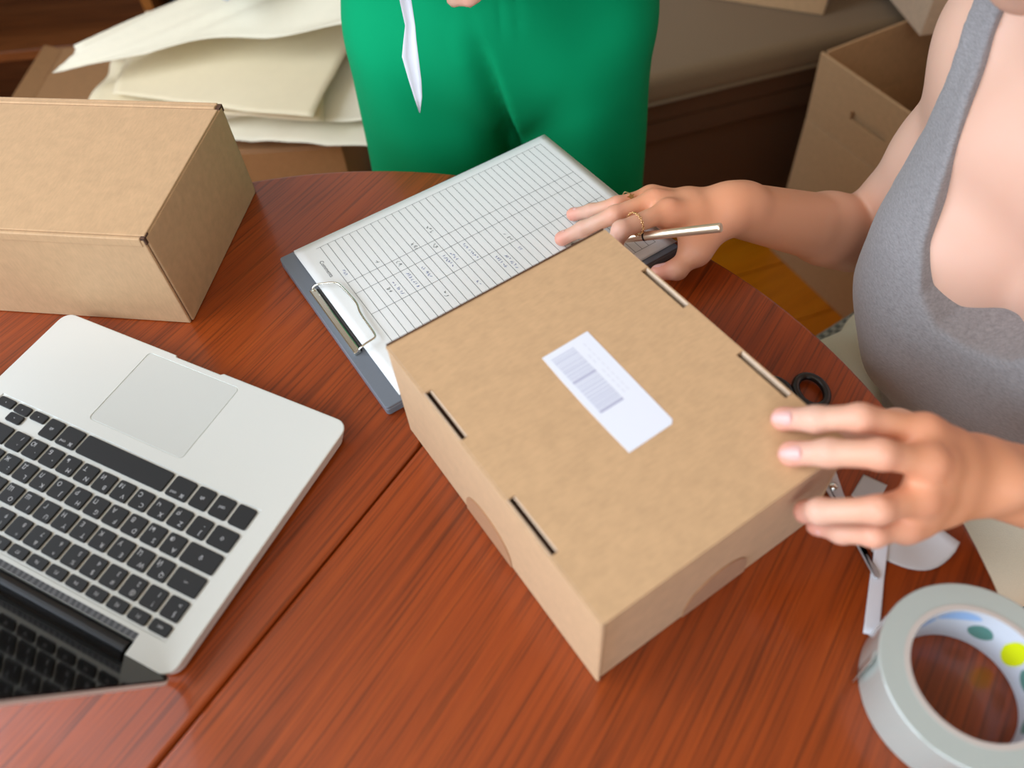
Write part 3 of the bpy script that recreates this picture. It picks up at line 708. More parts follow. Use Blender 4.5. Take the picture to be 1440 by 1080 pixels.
def make_open_carton():
    o = (.6085, 1.272); e = (.39, -.92); L = math.hypot(*e); e = (e[0]/L, e[1]/L)
    root = thing('cardboard_box', 'large open-topped carton with a hand slot in its raised flap', 'box', (o[0], o[1], FZ), math.atan2(e[1], e[0]))
    L1, L2, H, F, t = .42, .34, .345, .135, .005
    m = M['card']
    part('bottom_panel', box(t, L1-t, t, L2-t, .0005, t), m, root)
    part('side_panel', box(0, L1, 0, t, .0005, H, .001, 1), m, root); part('side_panel', box(0, L1, L2-t, L2, .0005, H, .001, 1), M['card_dull'], root)  # far side in duller card: the inside's shade is put into its colour
    part('end_panel', box(0, t, t, L2-t, .0005, H, .001, 1), m, root); part('end_panel', box(L1-t, L1, t, L2-t, .0005, H, .001, 1), m, root)
    # raised flaps, the nearest with an oblong hand slot
    me = bm_mesh(box(0, L1, 0, t, 0, F, .001, 1), 'raised_flap')
    me = boolean_cut(me, box(.10, .185, -.02, .03, .055, .073))
    f = link('raised_flap', me, m, root, (0, 0, H+.0015)); f.rotation_euler = (R(3), 0, 0)
    part('raised_flap', box(0, L1, L2-t, L2, H+.0015, H+F, .001, 1), M['card_dull'], root)  # duller card again, painting the carton's shaded inside
    part('raised_flap', box(0, t, t+.002, L2-t-.002, H+.0015, H+F, .001, 1), m, root)
    part('slot_shadow_board', box(.09, .195, .0075, .010, H+.045, H+.085), m, root)
make_open_carton()
carton('pale grey cardboard box resting on the open carton, cropped by the top edge', (.7850, 1.2880), (.9987, .05), .24, .30, -0.2690, 0.00, M['card_pale'])

def make_shelf():
    root = thing('bookcase', 'dark wooden bookcase with open shelves in the top left corner', 'bookcase', (-1.62, 1.74, FZ))
    W, D = .93, .36
    for z in (.02, .357, .66): part('shelf', box(.025, W-.022, 0, D, z, z+.022, .001, 1), M['shelfwood'], root)
    part('side_panel', box(0, .024, -.002, D, 0, .95), M['shelfwood'], root)
    part('side_panel', box(W-.021, W, -.002, D, 0, .95), M['shelf_edge'], root)
    part('back_panel', box(0, W, D, D+.008, 0, .95), M['shelfwood'], root)
    part('top_panel', box(-.01, W+.01, -.01, D+.01, .95, .972, .002, 1), M['shelfwood'], root)
make_shelf()
def make_cabinet():
    root = thing('storage_cabinet', 'dark grey cabinet beside the bookcase behind the paper heap', 'cabinet', (-.672, 1.80, FZ))
    part('body', box(0, .60, 0, .34, .03, .62, .004, 2), M['darkgrey'], root)
    for x in (.008, .304):
        d = part('door', box(x, x+.288, -.016, -.0005, .05, .60, .003, 2), M['darkgrey'], root)
        part('handle', tube([(x+(.265 if x < .1 else .025), -.022, .30), (x+(.265 if x < .1 else .025), -.022, .40)], .005, 8), M['steel'], d, smooth=True)
    part('plinth', box(.02, .58, .02, .33, 0, .031), M['hinge'], root)
make_cabinet()

# ------------------------------------------------------------------ people: one continuous skin grown from a distance field
class Field:
    def __init__(s, lo, hi, h, far=0.06):
        s.lo = np.array(lo, float); s.h = h
        s.n = np.ceil((np.array(hi)-s.lo)/h).astype(int)+1
        s.far = far; s.d = np.full(s.n, far, np.float32)
    def axes(s, sl): return [(s.lo[i]+s.h*np.arange(sl[i].start, sl[i].stop)).astype(np.float32) for i in range(3)]
    def window(s, lo, hi):
        a = np.clip(np.floor((np.array(lo)-s.lo)/s.h).astype(int), 0, s.n); b = np.clip(np.ceil((np.array(hi)-s.lo)/s.h).astype(int)+1, 0, s.n)
        return tuple(slice(int(x), int(max(x, y))) for x, y in zip(a, b))
    def grid(s, sl):
        X, Y, Z = s.axes(sl); return X[:, None, None], Y[None, :, None], Z[None, None, :]
def smin(a, b, k):
    h = np.maximum(k-np.abs(a-b), 0)/k
    return np.minimum(a, b)-h*h*k*0.25
def d_cone(G, a, b, ra, rb):
    X, Y, Z = G; ab = [float(b[i]-a[i]) for i in range(3)]; L2 = sum(x*x for x in ab)+1e-12
    px, py, pz = X-float(a[0]), Y-float(a[1]), Z-float(a[2])
    t = np.clip((px*ab[0]+py*ab[1]+pz*ab[2])/L2, 0, 1)
    return np.sqrt((px-t*ab[0])**2+(py-t*ab[1])**2+(pz-t*ab[2])**2)-(ra+t*(rb-ra))
def d_ell(G, c, axes, rad):
    X, Y, Z = G; p = (X-float(c[0]), Y-float(c[1]), Z-float(c[2])); k0 = 0; k1 = 0
    for ax, r in zip(axes, rad):
        q = p[0]*float(ax[0])+p[1]*float(ax[1])+p[2]*float(ax[2]); k0 = k0+(q/r)**2; k1 = k1+(q/r**2)**2
    k0 = np.sqrt(k0); k1 = np.sqrt(k1)+1e-9
    return k0*(k0-1)/k1
def put(F, prim, k):
    """prim: ('c',a,b,ra,rb) or ('e',c,axes,rad); k = blend distance"""
    m = k+3*F.h
    if prim[0] == 'c': pts = np.array([prim[1], prim[2]]); rr = max(prim[3], prim[4])
    else: pts = np.array([prim[1]]); rr = max(prim[3])
    sl = F.window(pts.min(0)-rr-m, pts.max(0)+rr+m); G = F.grid(sl)
    if min(F.d[sl].shape) == 0: return
    d = d_cone(G, *prim[1:]) if prim[0] == 'c' else d_ell(G, *prim[1:])
    F.d[sl] = smin(F.d[sl], d.astype(np.float32), k)
def surface_nets(F, level=0.0):
    D = F.d-level; n = D.shape; ins = D < 0
    c = np.zeros(tuple(x-1 for x in n), np.int8)
    for i in (0, 1):
        for j in (0, 1):
            for k in (0, 1): c += ins[i:n[0]-1+i, j:n[1]-1+j, k:n[2]-1+k]
    I, J, K = np.nonzero((c > 0) & (c < 8)); del c
    idx = np.full(tuple(x-1 for x in n), -1, np.int32); idx[I, J, K] = np.arange(len(I))
    P = np.zeros((len(I), 3)); cnt = np.zeros(len(I))
    for ax in range(3):
        o1, o2 = [a for a in range(3) if a != ax]
        for u in (0, 1):
            for v in (0, 1):
                a = [I, J, K]; a[o1] = a[o1]+u; a[o2] = a[o2]+v; b = list(a); b[ax] = b[ax]+1
                da, db = D[a[0], a[1], a[2]], D[b[0], b[1], b[2]]; m = (da < 0) != (db < 0)
                t = np.where(m, da/np.where(m, da-db, 1), 0)
                q = np.zeros((len(I), 3)); q[:, ax] = t; q[:, o1] = u; q[:, o2] = v
                P += q*m[:, None]; cnt += m
    P = P/cnt[:, None]+np.stack([I, J, K], 1)
    V = F.lo+P*F.h; Q = []
    for ax in range(3):
        o1, o2 = (ax+1) % 3, (ax+2) % 3
        s0 = [slice(None)]*3; s1 = [slice(None)]*3; s0[ax] = slice(0, n[ax]-1); s1[ax] = slice(1, n[ax])
        for q in (o1, o2): s0[q] = slice(1, n[q]-1); s1[q] = slice(1, n[q]-1)
        A, B = ins[tuple(s0)], ins[tuple(s1)]
        e = np.array(np.nonzero(A != B)); flip = A[tuple(e)]
        base = [e[0], e[1], e[2]]
        for q in (o1, o2): base[q] = base[q]+1
        def cell(u, v):
            a = list(base); a[o1] = a[o1]-u; a[o2] = a[o2]-v; return idx[a[0], a[1], a[2]]
        q = np.stack([cell(1, 1), cell(0, 1), cell(0, 0), cell(1, 0)], 1)
        q[~flip] = q[~flip][:, ::-1]; Q.append(q)
    return V, np.concatenate(Q)
def np_mesh(name, V, Q):
    me = bpy.data.meshes.new(name); me.vertices.add(len(V)); me.vertices.foreach_set('co', V.astype(np.float32).ravel())
    me.loops.add(len(Q)*4); me.loops.foreach_set('vertex_index', Q.astype(np.int32).ravel())
    me.polygons.add(len(Q)); me.polygons.foreach_set('loop_start', np.arange(len(Q), dtype=np.int32)*4)
    me.polygons.foreach_set('use_smooth', np.ones(len(Q), bool)); me.update(); me.validate(); return me
def smooth_verts(V, Q, it, mask=None):
    for _ in range(it):
        acc = np.zeros_like(V); n = np.zeros(len(V))
        for a, b in ((0, 1), (1, 2), (2, 3), (3, 0)):
            for x, y in ((a, b), (b, a)):
                acc += np.stack([np.bincount(Q[:, x], V[Q[:, y], k], len(V)) for k in range(3)], 1); n += np.bincount(Q[:, x], minlength=len(V))
        nv = V*.5+.5*acc/n[:, None]
        V = nv if mask is None else np.where(mask[:, None], nv, V)
    return V
def set_flush(me, V, spots):
    f = np.zeros(len(V), np.float32)
    for p, r, a in spots: f = np.maximum(f, a*np.exp(-((V-np.array(p))**2).sum(1)/(r*r)))
    at = me.attributes.new('flush', 'FLOAT', 'POINT'); at.data.foreach_set('value', f.astype(np.float32))
def poly_sdf(x, y, P):
    """signed distance to a closed polygon (negative inside)"""
    d = np.full(x.shape, 1e9); s_ = np.ones(x.shape)
    n = len(P)
    for i in range(n):
        ax, ay = P[i]; bx, by = P[i-1]; ex, ey = bx-ax, by-ay; wx, wy = x-ax, y-ay
        if ex*ex+ey*ey < 1e-12: continue
        t = np.clip((wx*ex+wy*ey)/(ex*ex+ey*ey), 0, 1); d = np.minimum(d, (wx-ex*t)**2+(wy-ey*t)**2)
        c1 = y >= ay; c2 = y < by; c3 = ex*wy > ey*wx
        s_ = np.where((c1 & c2 & c3) | (~c1 & ~c2 & ~c3), -s_, s_)
    return s_*np.sqrt(d)

FINGER_R = dict(index=(.0092, .0080, .0073, .0064), middle=(.0093, .0082, .0074, .0065), ring=(.0088, .0077, .0070, .0061), pinky=(.0078, .0068, .0061, .0053), thumb=(.0130, .0105, .0094, .0072))
def add_hand(F, H, k_web=0.007):
    """H: wrist, per finger [MCP, PIP, DIP, tip centre], thumb [CMC, MCP, IP, tip]; up = back-of-hand direction"""
    up = Vector(H['up']).normalized(); w = Vector(H['wrist'])
    pts = np.array([w]+[p for f in FINGER_R for p in H[f]]); m = .03
    sl = F.window(pts.min(0)-m, pts.max(0)+m)
    sub = Field((0, 0, 0), (1, 1, 1), .5); sub.lo = F.lo+F.h*np.array([s_.start for s_ in sl]); sub.h = F.h; sub.n = np.array(F.d[sl].shape); sub.far = F.far; sub.d = np.full(sub.n, F.far, np.float32)
    mc = {f: Vector(H[f][0]) for f in FINGER_R}
    sc = H.get('scale', 1.0)
    for f in ('index', 'middle', 'ring', 'pinky'):
        r = FINGER_R[f][0]*sc
        a = w.lerp(mc[f], .16); put(sub, ('c', a-up*.006, mc[f]-up*.0025, .0130*sc, r*1.12), .012)
        put(sub, ('c', w.lerp(mc[f], .3)-up*.007, mc[f]-up*.008, .012*sc, r*.95), .012)
        put(sub, ('e', mc[f]+up*.0005, [(1, 0, 0), (0, 1, 0), (0, 0, 1)], (r*1.05,)*3), .004)
    for a, b in (('index', 'middle'), ('middle', 'ring'), ('ring', 'pinky')):
        put(sub, ('c', mc[a]*.85+w*.15-up*.004, mc[b]*.85+w*.15-up*.004, .0095*sc, .0088*sc), .008)
        put(sub, ('c', mc[a]*.5+w*.5-up*.004, mc[b]*.5+w*.5-up*.004, .012*sc, .0115*sc), .012)
    th = [Vector(p) for p in H['thumb']]
    put(sub, ('c', w.lerp(th[0], .6), th[1], .0150*sc, .0128*sc), .014)
    put(sub, ('c', th[1], mc['index']*.6+w*.4-up*.007, .0110*sc, .0085*sc), .013)
    palm = sub.d.copy(); total = palm.copy()
    for f in FINGER_R:
        J = [Vector(p) for p in H[f]]; tp = H.get('tips', 1.0); r = [x*sc*q for x, q in zip(FINGER_R[f], (1, (1+tp)/2, tp, tp*1.03))]
        sub.d = np.full(sub.n, F.far, np.float32)
        for i in range(3):
            put(sub, ('c', J[i], J[i+1], r[i], r[i+1]), .003)
            if i < 2: put(sub, ('e', J[i+1], [(1, 0, 0), (0, 1, 0), (0, 0, 1)], (r[i+1]*1.07,)*3), .003)
        put(sub, ('e', J[3], [(1, 0, 0), (0, 1, 0), (0, 0, 1)], (r[3]*1.04,)*3), .003)
        total = smin(total, smin(palm, sub.d, k_web), .0012)
    F.d[sl] = smin(F.d[sl], total, .014)
def nail(parent, dip, tip, up, wd, ln, lift, name='fingernail'):
    dip, tip, up = Vector(dip), Vector(tip), Vector(up); ax = (tip-dip).normalized(); up = (up-ax*up.dot(ax)).normalized(); sd = ax.cross(up)
    def f(s, t):
        a = (s-.5)*2; x = (t-.5)*ln; e = math.sqrt(max(0, 1-((abs(t-.5)*2)**4)*.55))
        return tip+ax*(x-.0025)+sd*(math.sin(a*.95)*wd*.5*e)+up*(lift*math.cos(a*.95)+.0004-max(0, x)**2*28)
    part(name, surf(f, 8, 8, 0.0004), M['nail'], parent, smooth=True)

# ---------- the woman seated on the right
WM = Vector((.475, .486, .197)); WA = R(213)
wf = Vector((math.cos(WA), math.sin(WA), 0)); wr = Vector((wf.y, -wf.x, 0)); wt = Vector((0, 0, 1))
_ln = R(12)   # she leans to her right, towards the clipboard
wr, wt = wr*math.cos(_ln)-wt*math.sin(_ln), wt*math.cos(_ln)+wr*math.sin(_ln)
def wl(r, f, t): return WM+wr*r+wf*f+wt*t
AX = [wr, wf, wt]
PC = Vector((.560, .500, -.235)); PA = R(209)   # pelvis and the way the legs point
pf = Vector((math.cos(PA), math.sin(PA), 0)); pr = Vector((pf.y, -pf.x, 0)); PX = [pr, pf, Vector((0, 0, 1))]
def pl(r, f, z): return Vector((PC.x, PC.y, 0))+pr*r+pf*f+Vector((0, 0, z))
def torso_prims(shirt=False):
    P = [(('e', wl(0, -.005, -.13), AX, (.132, .092, .165)), .03), (('e', wl(0, -.010, -.30), AX, (.122, .092, .150)), .05),
         (('e', wl(0, .028, -.34), AX, (.112, .085, .105)), .05), (('e', PC+Vector((0, 0, .02)), PX, (.155, .118, .105)), .06),
         (('c', wl(.085, -.012, -.008), wl(-.105, -.010, -.008), .048, .050), .05), (('c', wl(.06, .035, -.07), wl(-.07, .035, -.07), .054, .054), .06)]
    for s in (1, -1):
        P.append((('c', wl(s*.015, .045, .012), wl(s*.105, .012, .022), .009, .008), .025)); P.append((('c', wl(s*.02, -.03, .06), wl(s*.11, -.02, .012), .040, .034), .05))
        P.append((('e', wl(s*.070, .074, -.156), AX, (.066, .058, .070)), .024 if not shirt else .05))
    if shirt: P += [(('c', wl(.06, .095, -.19), wl(-.06, .095, -.19), .052, .052), .04), (('c', wl(.04, .075, -.24), wl(-.04, .075, -.24), .066, .066), .06)]
    return P
SHO_R, ELB_R, WRI_R = wl(.104, -.02, -.014), Vector((.404, .628, -.090)), Vector((.2110, .5481, .0450))
SHO_L, ELB_L, WRI_L = wl(-.158, .01, -.012), Vector((.515, .205, -.010)), Vector((.2900, .2335, .0860))
HAND_R = dict(wrist=WRI_R, up=(.10, .35, .93), scale=.98,
    ring=[(.1467, .5740, .0450), (.1128, .5631, .0480), (.0909, .5737, .0340), (.0747, .5847, .0225)],
    middle=[(.1452, .5550, .0560), (.1072, .5423, .0550), (.0794, .5485, .0360), (.0600, .5529, .0225)],
    index=[(.1525, .5330, .0620), (.1061, .5070, .0690), (.1010, .5085, .0480), (.0965, .5240, .0290)],
    pinky=[(.1590, .5840, .0285), (.1380, .5830, .0265), (.1290, .5840, .0210), (.1370, .5810, .0195)],
    thumb=[(.1985, .5306, .0400), (.1765, .5128, .0300), (.1576, .4982, .0230), (.1412, .4988, .0205)])
HAND_L = dict(wrist=WRI_L, up=(-.30, -.28, .91), scale=1.0, tips=1.13,
    index=[(.2439, .2441, .1280), (.2055, .2525, .1370), (.1849, .2620, .1250), (.1700, .2725, .1130)],
    middle=[(.2371, .2222, .1300), (.2075, .2248, .1400), (.1847, .2371, .1260), (.1675, .2465, .1130)],
    ring=[(.2342, .2089, .1120), (.2042, .2010, .1180), (.1787, .2130, .0985), (.1752, .2202, .0850)],
    pinky=[(.2287, .2013, .0920), (.2068, .1960, .0950), (.1940, .2060, .0810), (.1850, .2170, .0700)],
    thumb=[(.2830, .2600, .0740), (.2630, .2850, .0640), (.2330, .2930, .0580), (.2065, .2900, .0560)])
CHIN = Vector((.355, .490, .246))
hf = Vector((-.80, -.12, -.59)).normalized(); hs = Vector((hf.y, -hf.x, 0)).normalized(); hu = hs.cross(hf).normalized()
if hu.z < 0: hu = -hu
HC = CHIN - hf*.078 + hu*.108
def hl(s, f, u): return HC+hs*s+hf*f+hu*u
HX = [hs, hf, hu]
def make_woman():
    root = thing('person', 'seated person in grey tank top and beige trousers, one hand on the labelled box', 'person', (WM.x, WM.y, FZ))
    h = .0024
    F = Field((.035, .10, -.36), (.80, .86, .545), h)
    for p, k in torso_prims(): put(F, p, k)
    # neck
    put(F, ('c', wl(.005, -.01, .0), HC-hf*.035-hu*.06, .055, .050), .04)
    for sh, el, wr_ in ((SHO_R, ELB_R, WRI_R), (SHO_L, ELB_L, WRI_L)):
        put(F, ('e', sh, AX, (.042, .044, .044)), .05)
        mid = sh.lerp(el, .5)+(Vector((.012, -.004, .004)) if sh is SHO_R else Vector()); d = (wr_-el)
        put(F, ('c', sh, mid, .0425, .040), .04); put(F, ('c', mid, el, .040, .0375), .03)
        put(F, ('c', el, el+d*.30, .037, .0375), .004); put(F, ('c', el+d*.10, wr_-d*.02, .0385, .0245), .012)
    # wrist bones
    put(F, ('e', WRI_R+Vector((.020, .006, .000)), AX, (.012, .012, .010)), .02); put(F, ('e', WRI_L+Vector((.008, -.014, .012)), AX, (.013, .013, .012)), .016)
    # head: skull, jaw, chin, nose, lips, brow, cheeks, ears
    put(F, ('e', hl(0, -.018, .035), HX, (.076, .092, .085)), .03); put(F, ('e', hl(0, .030, -.035), HX, (.060, .058, .068)), .035)
    put(F, ('c', hl(.035, .045, -.075), hl(-.035, .045, -.075), .027, .027), .035); put(F, ('e', hl(0, .066, -.092), HX, (.019, .017, .017)), .022)
    put(F, ('c', hl(0, .088, .012), hl(0, .102, -.024), .006, .009), .012); put(F, ('c', hl(.009, .094, -.028), hl(-.009, .094, -.028), .007, .007), .008)
    put(F, ('c', hl(.016, .082, -.054), hl(-.016, .082, -.054), .0075, .0075), .010); put(F, ('c', hl(.012, .081, -.066), hl(-.012, .081, -.066), .0075, .0075), .008)
    put(F, ('c', hl(.036, .074, .026), hl(-.036, .074, .026), .012, .012), .016)
    for s in (1, -1):
        put(F, ('e', hl(s*.040, .064, -.016), HX, (.020, .016, .018)), .02)
        put(F, ('e', hl(s*.077, -.008, -.005), HX, (.008, .018, .030)), .008)
    add_hand(F, HAND_R); add_hand(F, HAND_L)
    V, Q = surface_nets(F)
    V = smooth_verts(V, Q, 2)
    me = np_mesh('body', V, Q)
    sp = []
    for H in (HAND_R, HAND_L):
        for f in ('index', 'middle', 'ring', 'pinky', 'thumb'):
            sp.append((H[f][3], .013, .75)); sp.append((H[f][2], .008, .30)); sp.append((H[f][1], .010, .38)); sp.append((H[f][0], .012, .35))
    sp += [(wl(0, .1, -.07), .09, .12), (ELB_R, .06, .25)]
    set_flush(me, V, sp)
    tn = np.zeros(len(V))  # forearm tan, with the table's orange bounce light mixed into the same colour
    for el, wq, hd in ((ELB_R, WRI_R, HAND_R), (ELB_L, WRI_L, HAND_L)):
        a, b_, c_ = np.array(el), np.array(wq), np.array(hd['middle'][0]); ab = b_-a; t_ = np.clip(((V-a)@ab)/(ab@ab), 0, 1); dd = np.linalg.norm(V-(a+t_[:, None]*ab), axis=1)
        tn = np.maximum(tn, np.clip(1.5-dd/.045, 0, 1)*np.clip(.35+t_*1.2, 0, 1)); tn = np.maximum(tn, np.clip(1.9-np.linalg.norm(V-(b_*.35+c_*.65), axis=1)/.045, 0, 1))
    at = me.attributes.new('tan', 'FLOAT', 'POINT'); at.data.foreach_set('value', (.85*tn).astype(np.float32))
    body = link('body', me, M['skin'], root); body.matrix_parent_inverse = Matrix.Translation(-root.location)
    def child(name, me_, mat, par=body):
        o = link(name, me_, mat, par); o.matrix_parent_inverse = Matrix.Identity(4); return o
    # nails on the visible fingers
    for f, wd, ln in (('index', .0128, .0140), ('middle', .0130, .0142)): nail(body, HAND_L[f][2], HAND_L[f][3], (-.30, -.45, .84), wd, ln, .0082)
    nail(body, HAND_L['ring'][2], HAND_L['ring'][3], (-.9, -.5, .1), .0100, .0095, .0068)
    nail(body, HAND_L['pinky'][2], HAND_L['pinky'][3], (-.9, -.5, .1), .0085, .0085, .0060)
    nail(body, HAND_R['ring'][2], HAND_R['ring'][3], (0, .1, 1), .0098, .0095, .0060); nail(body, HAND_R['middle'][2], HAND_R['middle'][3], (0, .1, 1), .0105, .0100, .0063)
    nail(body, HAND_R['thumb'][2], HAND_R['thumb'][3], (-.3, .35, .85), .0125, .0120, .0078)
    # eyes
    for s in (1, -1):
        b = bmesh.new(); bmesh.ops.create_uvsphere(b, u_segments=16, v_segments=10, radius=.0115); b.transform(Matrix.Translation(hl(s*.031, .068, .006))); part('eye', b, M['eye'], body, smooth=True)
    # rings: a fine band with a small star, and a chain ring
    def frame(a, b):
        d = (Vector(b)-Vector(a)).normalized(); x = d.orthogonal().normalized(); return d, x, d.cross(x)
    def ring_path(c, d, x, y, r, n=28): return [c+(x*math.cos(2*PI*k/n)+y*math.sin(2*PI*k/n))*r for k in range(n)]
    a, b_ = Vector(HAND_R['ring'][0]), Vector(HAND_R['ring'][1]); d, x, y = frame(a, b_); c = a.lerp(b_, .70)
    rg = part('finger_ring', tube(ring_path(c, d, x, y, .0096), .0007, 6, closed=True), M['gold'], body, smooth=True)
    up = Vector((-.1, -.45, .88)); up = (up-d*up.dot(d)).normalized(); sd = d.cross(up)
    st = [(c+up*.0102+(d*math.cos(R(36*k+10))+sd*math.sin(R(36*k+10)))*(.0042 if k % 2 == 0 else .0017)) for k in range(10)]
    bb = bmesh.new(); lo = [bb.verts.new(p) for p in st]; hi = [bb.verts.new(p+up*.0009) for p in st]
    bb.faces.new(lo[::-1]); bb.faces.new(hi)
    for k in range(10): bb.faces.new((lo[k], lo[(k+1) % 10], hi[(k+1) % 10], hi[k]))
    part('star', bb, M['gold'], rg)
    a, b_ = Vector(HAND_R['index'][0]), Vector(HAND_R['index'][1]); d, x, y = frame(a, b_); c = a.lerp(b_, .70)
    bb = bmesh.new(); N = 30
    for k in range(N):
        t = 2*PI*k/N; o = c+(x*math.cos(t)+y*math.sin(t))*.0101; tg = (-x*math.sin(t)+y*math.cos(t)); nn = (x*math.cos(t)+y*math.sin(t)); q = d if k % 2 else nn*.6+d*.6
        tube([o+tg*.0014*math.cos(s_)+q*.0011*math.sin(s_) for s_ in np.linspace(0, 2*PI, 9)[:-1]], .00042, 5, bm=bb, closed=True)
    part('finger_ring', bb, M['gold'], body, smooth=True)
    # hair, pulled back
    G = Field(HC-Vector((.15,)*3), HC+Vector((.15,)*3), .004)
    put(G, ('e', hl(0, -.026, .044), HX, (.086, .100, .090)), .02); put(G, ('e', hl(0, -.115, .030), HX, (.040, .036, .040)), .03)
    X, Y, Z = G.grid(tuple(slice(0, int(q)) for q in G.n)); q = [(X-HC[0])*v[0]+(Y-HC[1])*v[1]+(Z-HC[2])*v[2] for v in HX]
    cut = np.maximum((q[1]*.8-q[2]*.75)-.022, -(q[2]+.075)); G.d = np.maximum(G.d, cut.astype(np.float32))
    v2, q2 = surface_nets(G); child('hair', np_mesh('hair', smooth_verts(v2, q2, 2), q2), M['hair'])
    b = bmesh.new()
    for k in range(5):
        p = [hl(-.06+.004*k, -.03, -.05), hl(-.064+.006*k, -.015-.004*k, -.09), hl(-.055+.004*k, .005-.006*k, -.125-.004*k), hl(-.045, .012+.004*k, -.140)]
        tube(p, [.0007, .0006, .0005, .0003], 5, bm=b)
    part('hair_wisp', b, M['hair'], body, smooth=True)
    # tank top
    S2 = Field((.26, .24, -.32), (.76, .76, .27), .003)
    for p, k in torso_prims(True): put(S2, p, k)
    X, Y, Z = S2.grid(tuple(slice(0, int(q)) for q in S2.n)); near = S2.d < .03
    ii = np.nonzero(near); px, py, pz = X[ii[0], 0, 0], Y[0, ii[1], 0], Z[0, 0, ii[2]]
    rr, ff, tt = [(px-WM.x)*float(q.x)+(py-WM.y)*float(q.y)+(pz-WM.z)*float(q.z) for q in (wr, wf, wt)]
    half_front = TANK_FRONT; half_back = TANK_BACK
    def full(Hf): return Hf+[(-a, b) for a, b in Hf[::-1] if a > 0]
    cf = poly_sdf(rr, tt, full(half_front)); cb = poly_sdf(rr, tt, full(half_back))
    cut = np.where(ff > -.012, cf, cb)
    # drape folds under the bust and on the belly
    fold = .0022*np.sin(rr*70+tt*30)*np.exp(-((tt+.26)/.07)**2)+.0016*np.sin(rr*120-tt*55)*np.exp(-((tt+.34)/.06)**2)
    base = S2.d[ii]-.0046-.004*np.clip((tt+.05)/.06, 0, 1)-.0035*np.clip((-.15-tt)/.03, 0, 1)+fold
    hem = np.clip((cut+.011)/.002, 0, 1)*np.clip(-(cut)/.001, 0, 1)   # stitched band along the edges
    S2.d[ii] = np.maximum(base-.0008*hem, cut).astype(np.float32)
    v2, q2 = surface_nets(S2); child('tank_top', np_mesh('tank_top', smooth_verts(v2, q2, 1), q2), M['jersey'])
    # trousers
    T = Field((.05, .05, FZ+.03), (.82, .82, -.13), .0065)
    put(T, ('e', PC+Vector((0, 0, -.02)), PX, (.178, .140, .090)), .04)
    for s, k in ((1, (.30, .02)), (-1, (.30, -.04))):
        hip, kn = pl(s*.085, .02, -.245), pl(s*.115, .42, -.262); an = pl(s*.13, .36, -.68)
        put(T, ('c', hip, kn, .083, .066), .04); put(T, ('c', kn, an, .068, .062), .03)
    X, Y, Z = T.grid(tuple(slice(0, int(q)) for q in T.n))
    T.d += (.004*np.sin(X*38+Y*55)*np.sin(Z*30+Y*20)).astype(np.float32)
    v2, q2 = surface_nets(T); child('trousers', np_mesh('trousers', smooth_verts(v2, q2, 2), q2), M['beige'])
    for s in (1, -1):
        an = pl(s*.13, .36, 0); T2 = Field((an.x-.2, an.y-.2, FZ), (an.x+.2, an.y+.2, FZ+.13), .006)
        put(T2, ('c', (an.x, an.y, FZ+.045), (an.x+pf.x*.13, an.y+pf.y*.13, FZ+.032), .040, .030), .02)
        v2, q2 = surface_nets(T2); child('shoe', np_mesh('shoe', v2, q2), M['shoe'])
TANK_FRONT = [(.0, -.168), (.030, -.164), (.052, -.146), (.066, -.115), (.074, -.075), (.080, -.03), (.090, .02), (.096, .12), (.122, .12), (.116, .02), (.114, -.015), (.118, -.05), (.136, -.095), (.190, -.135), (.25, -.14), (.25, -.47), (.0, -.47)]
TANK_BACK = [(.0, -.03), (.045, -.02), (.075, .02), (.096, .12), (.122, .12), (.116, .02), (.116, -.02), (.135, -.08), (.190, -.135), (.25, -.14), (.25, -.47), (.0, -.47)]
make_woman()

# ---------- chair under her
def make_chair():
    c = pl(0, -.02, 0)
    root = thing('dining_chair', 'dark wicker chair with checked grey seat pad under the seated person', 'chair', (c.x, c.y, FZ), PA-PI/2)
    part('seat', prism(rrect(-.23, .23, -.22, .23, .03, 4), .352, .382, .004, 2), M['wicker'], root)
    part('seat_pad', prism(rrect(-.235, .235, -.20, .235, .03, 4), .3825, .4035, .008, 3), M['check'], root)
    for x in (-.2, .2):
        part('leg', tube([(x, .2, 0), (x, .2, .353)], [.016, .02], 10), M['wicker'], root); part('leg', tube([(x, -.2, 0), (x, -.2, .353)], [.016, .02], 10), M['wicker'], root)
        part('back_post', tube([(x, -.21, .37), (x, -.24, .60), (x*.95, -.30, .90)], .016, 10), M['wicker'], root, smooth=True)
    part('backrest', surf(lambda s, t: (-.19+.38*s, -.225-.09*t-.02*math.sin(PI*s),   .52+.38*t), 14, 8, .012), M['wicker'], root, smooth=True)
make_chair()

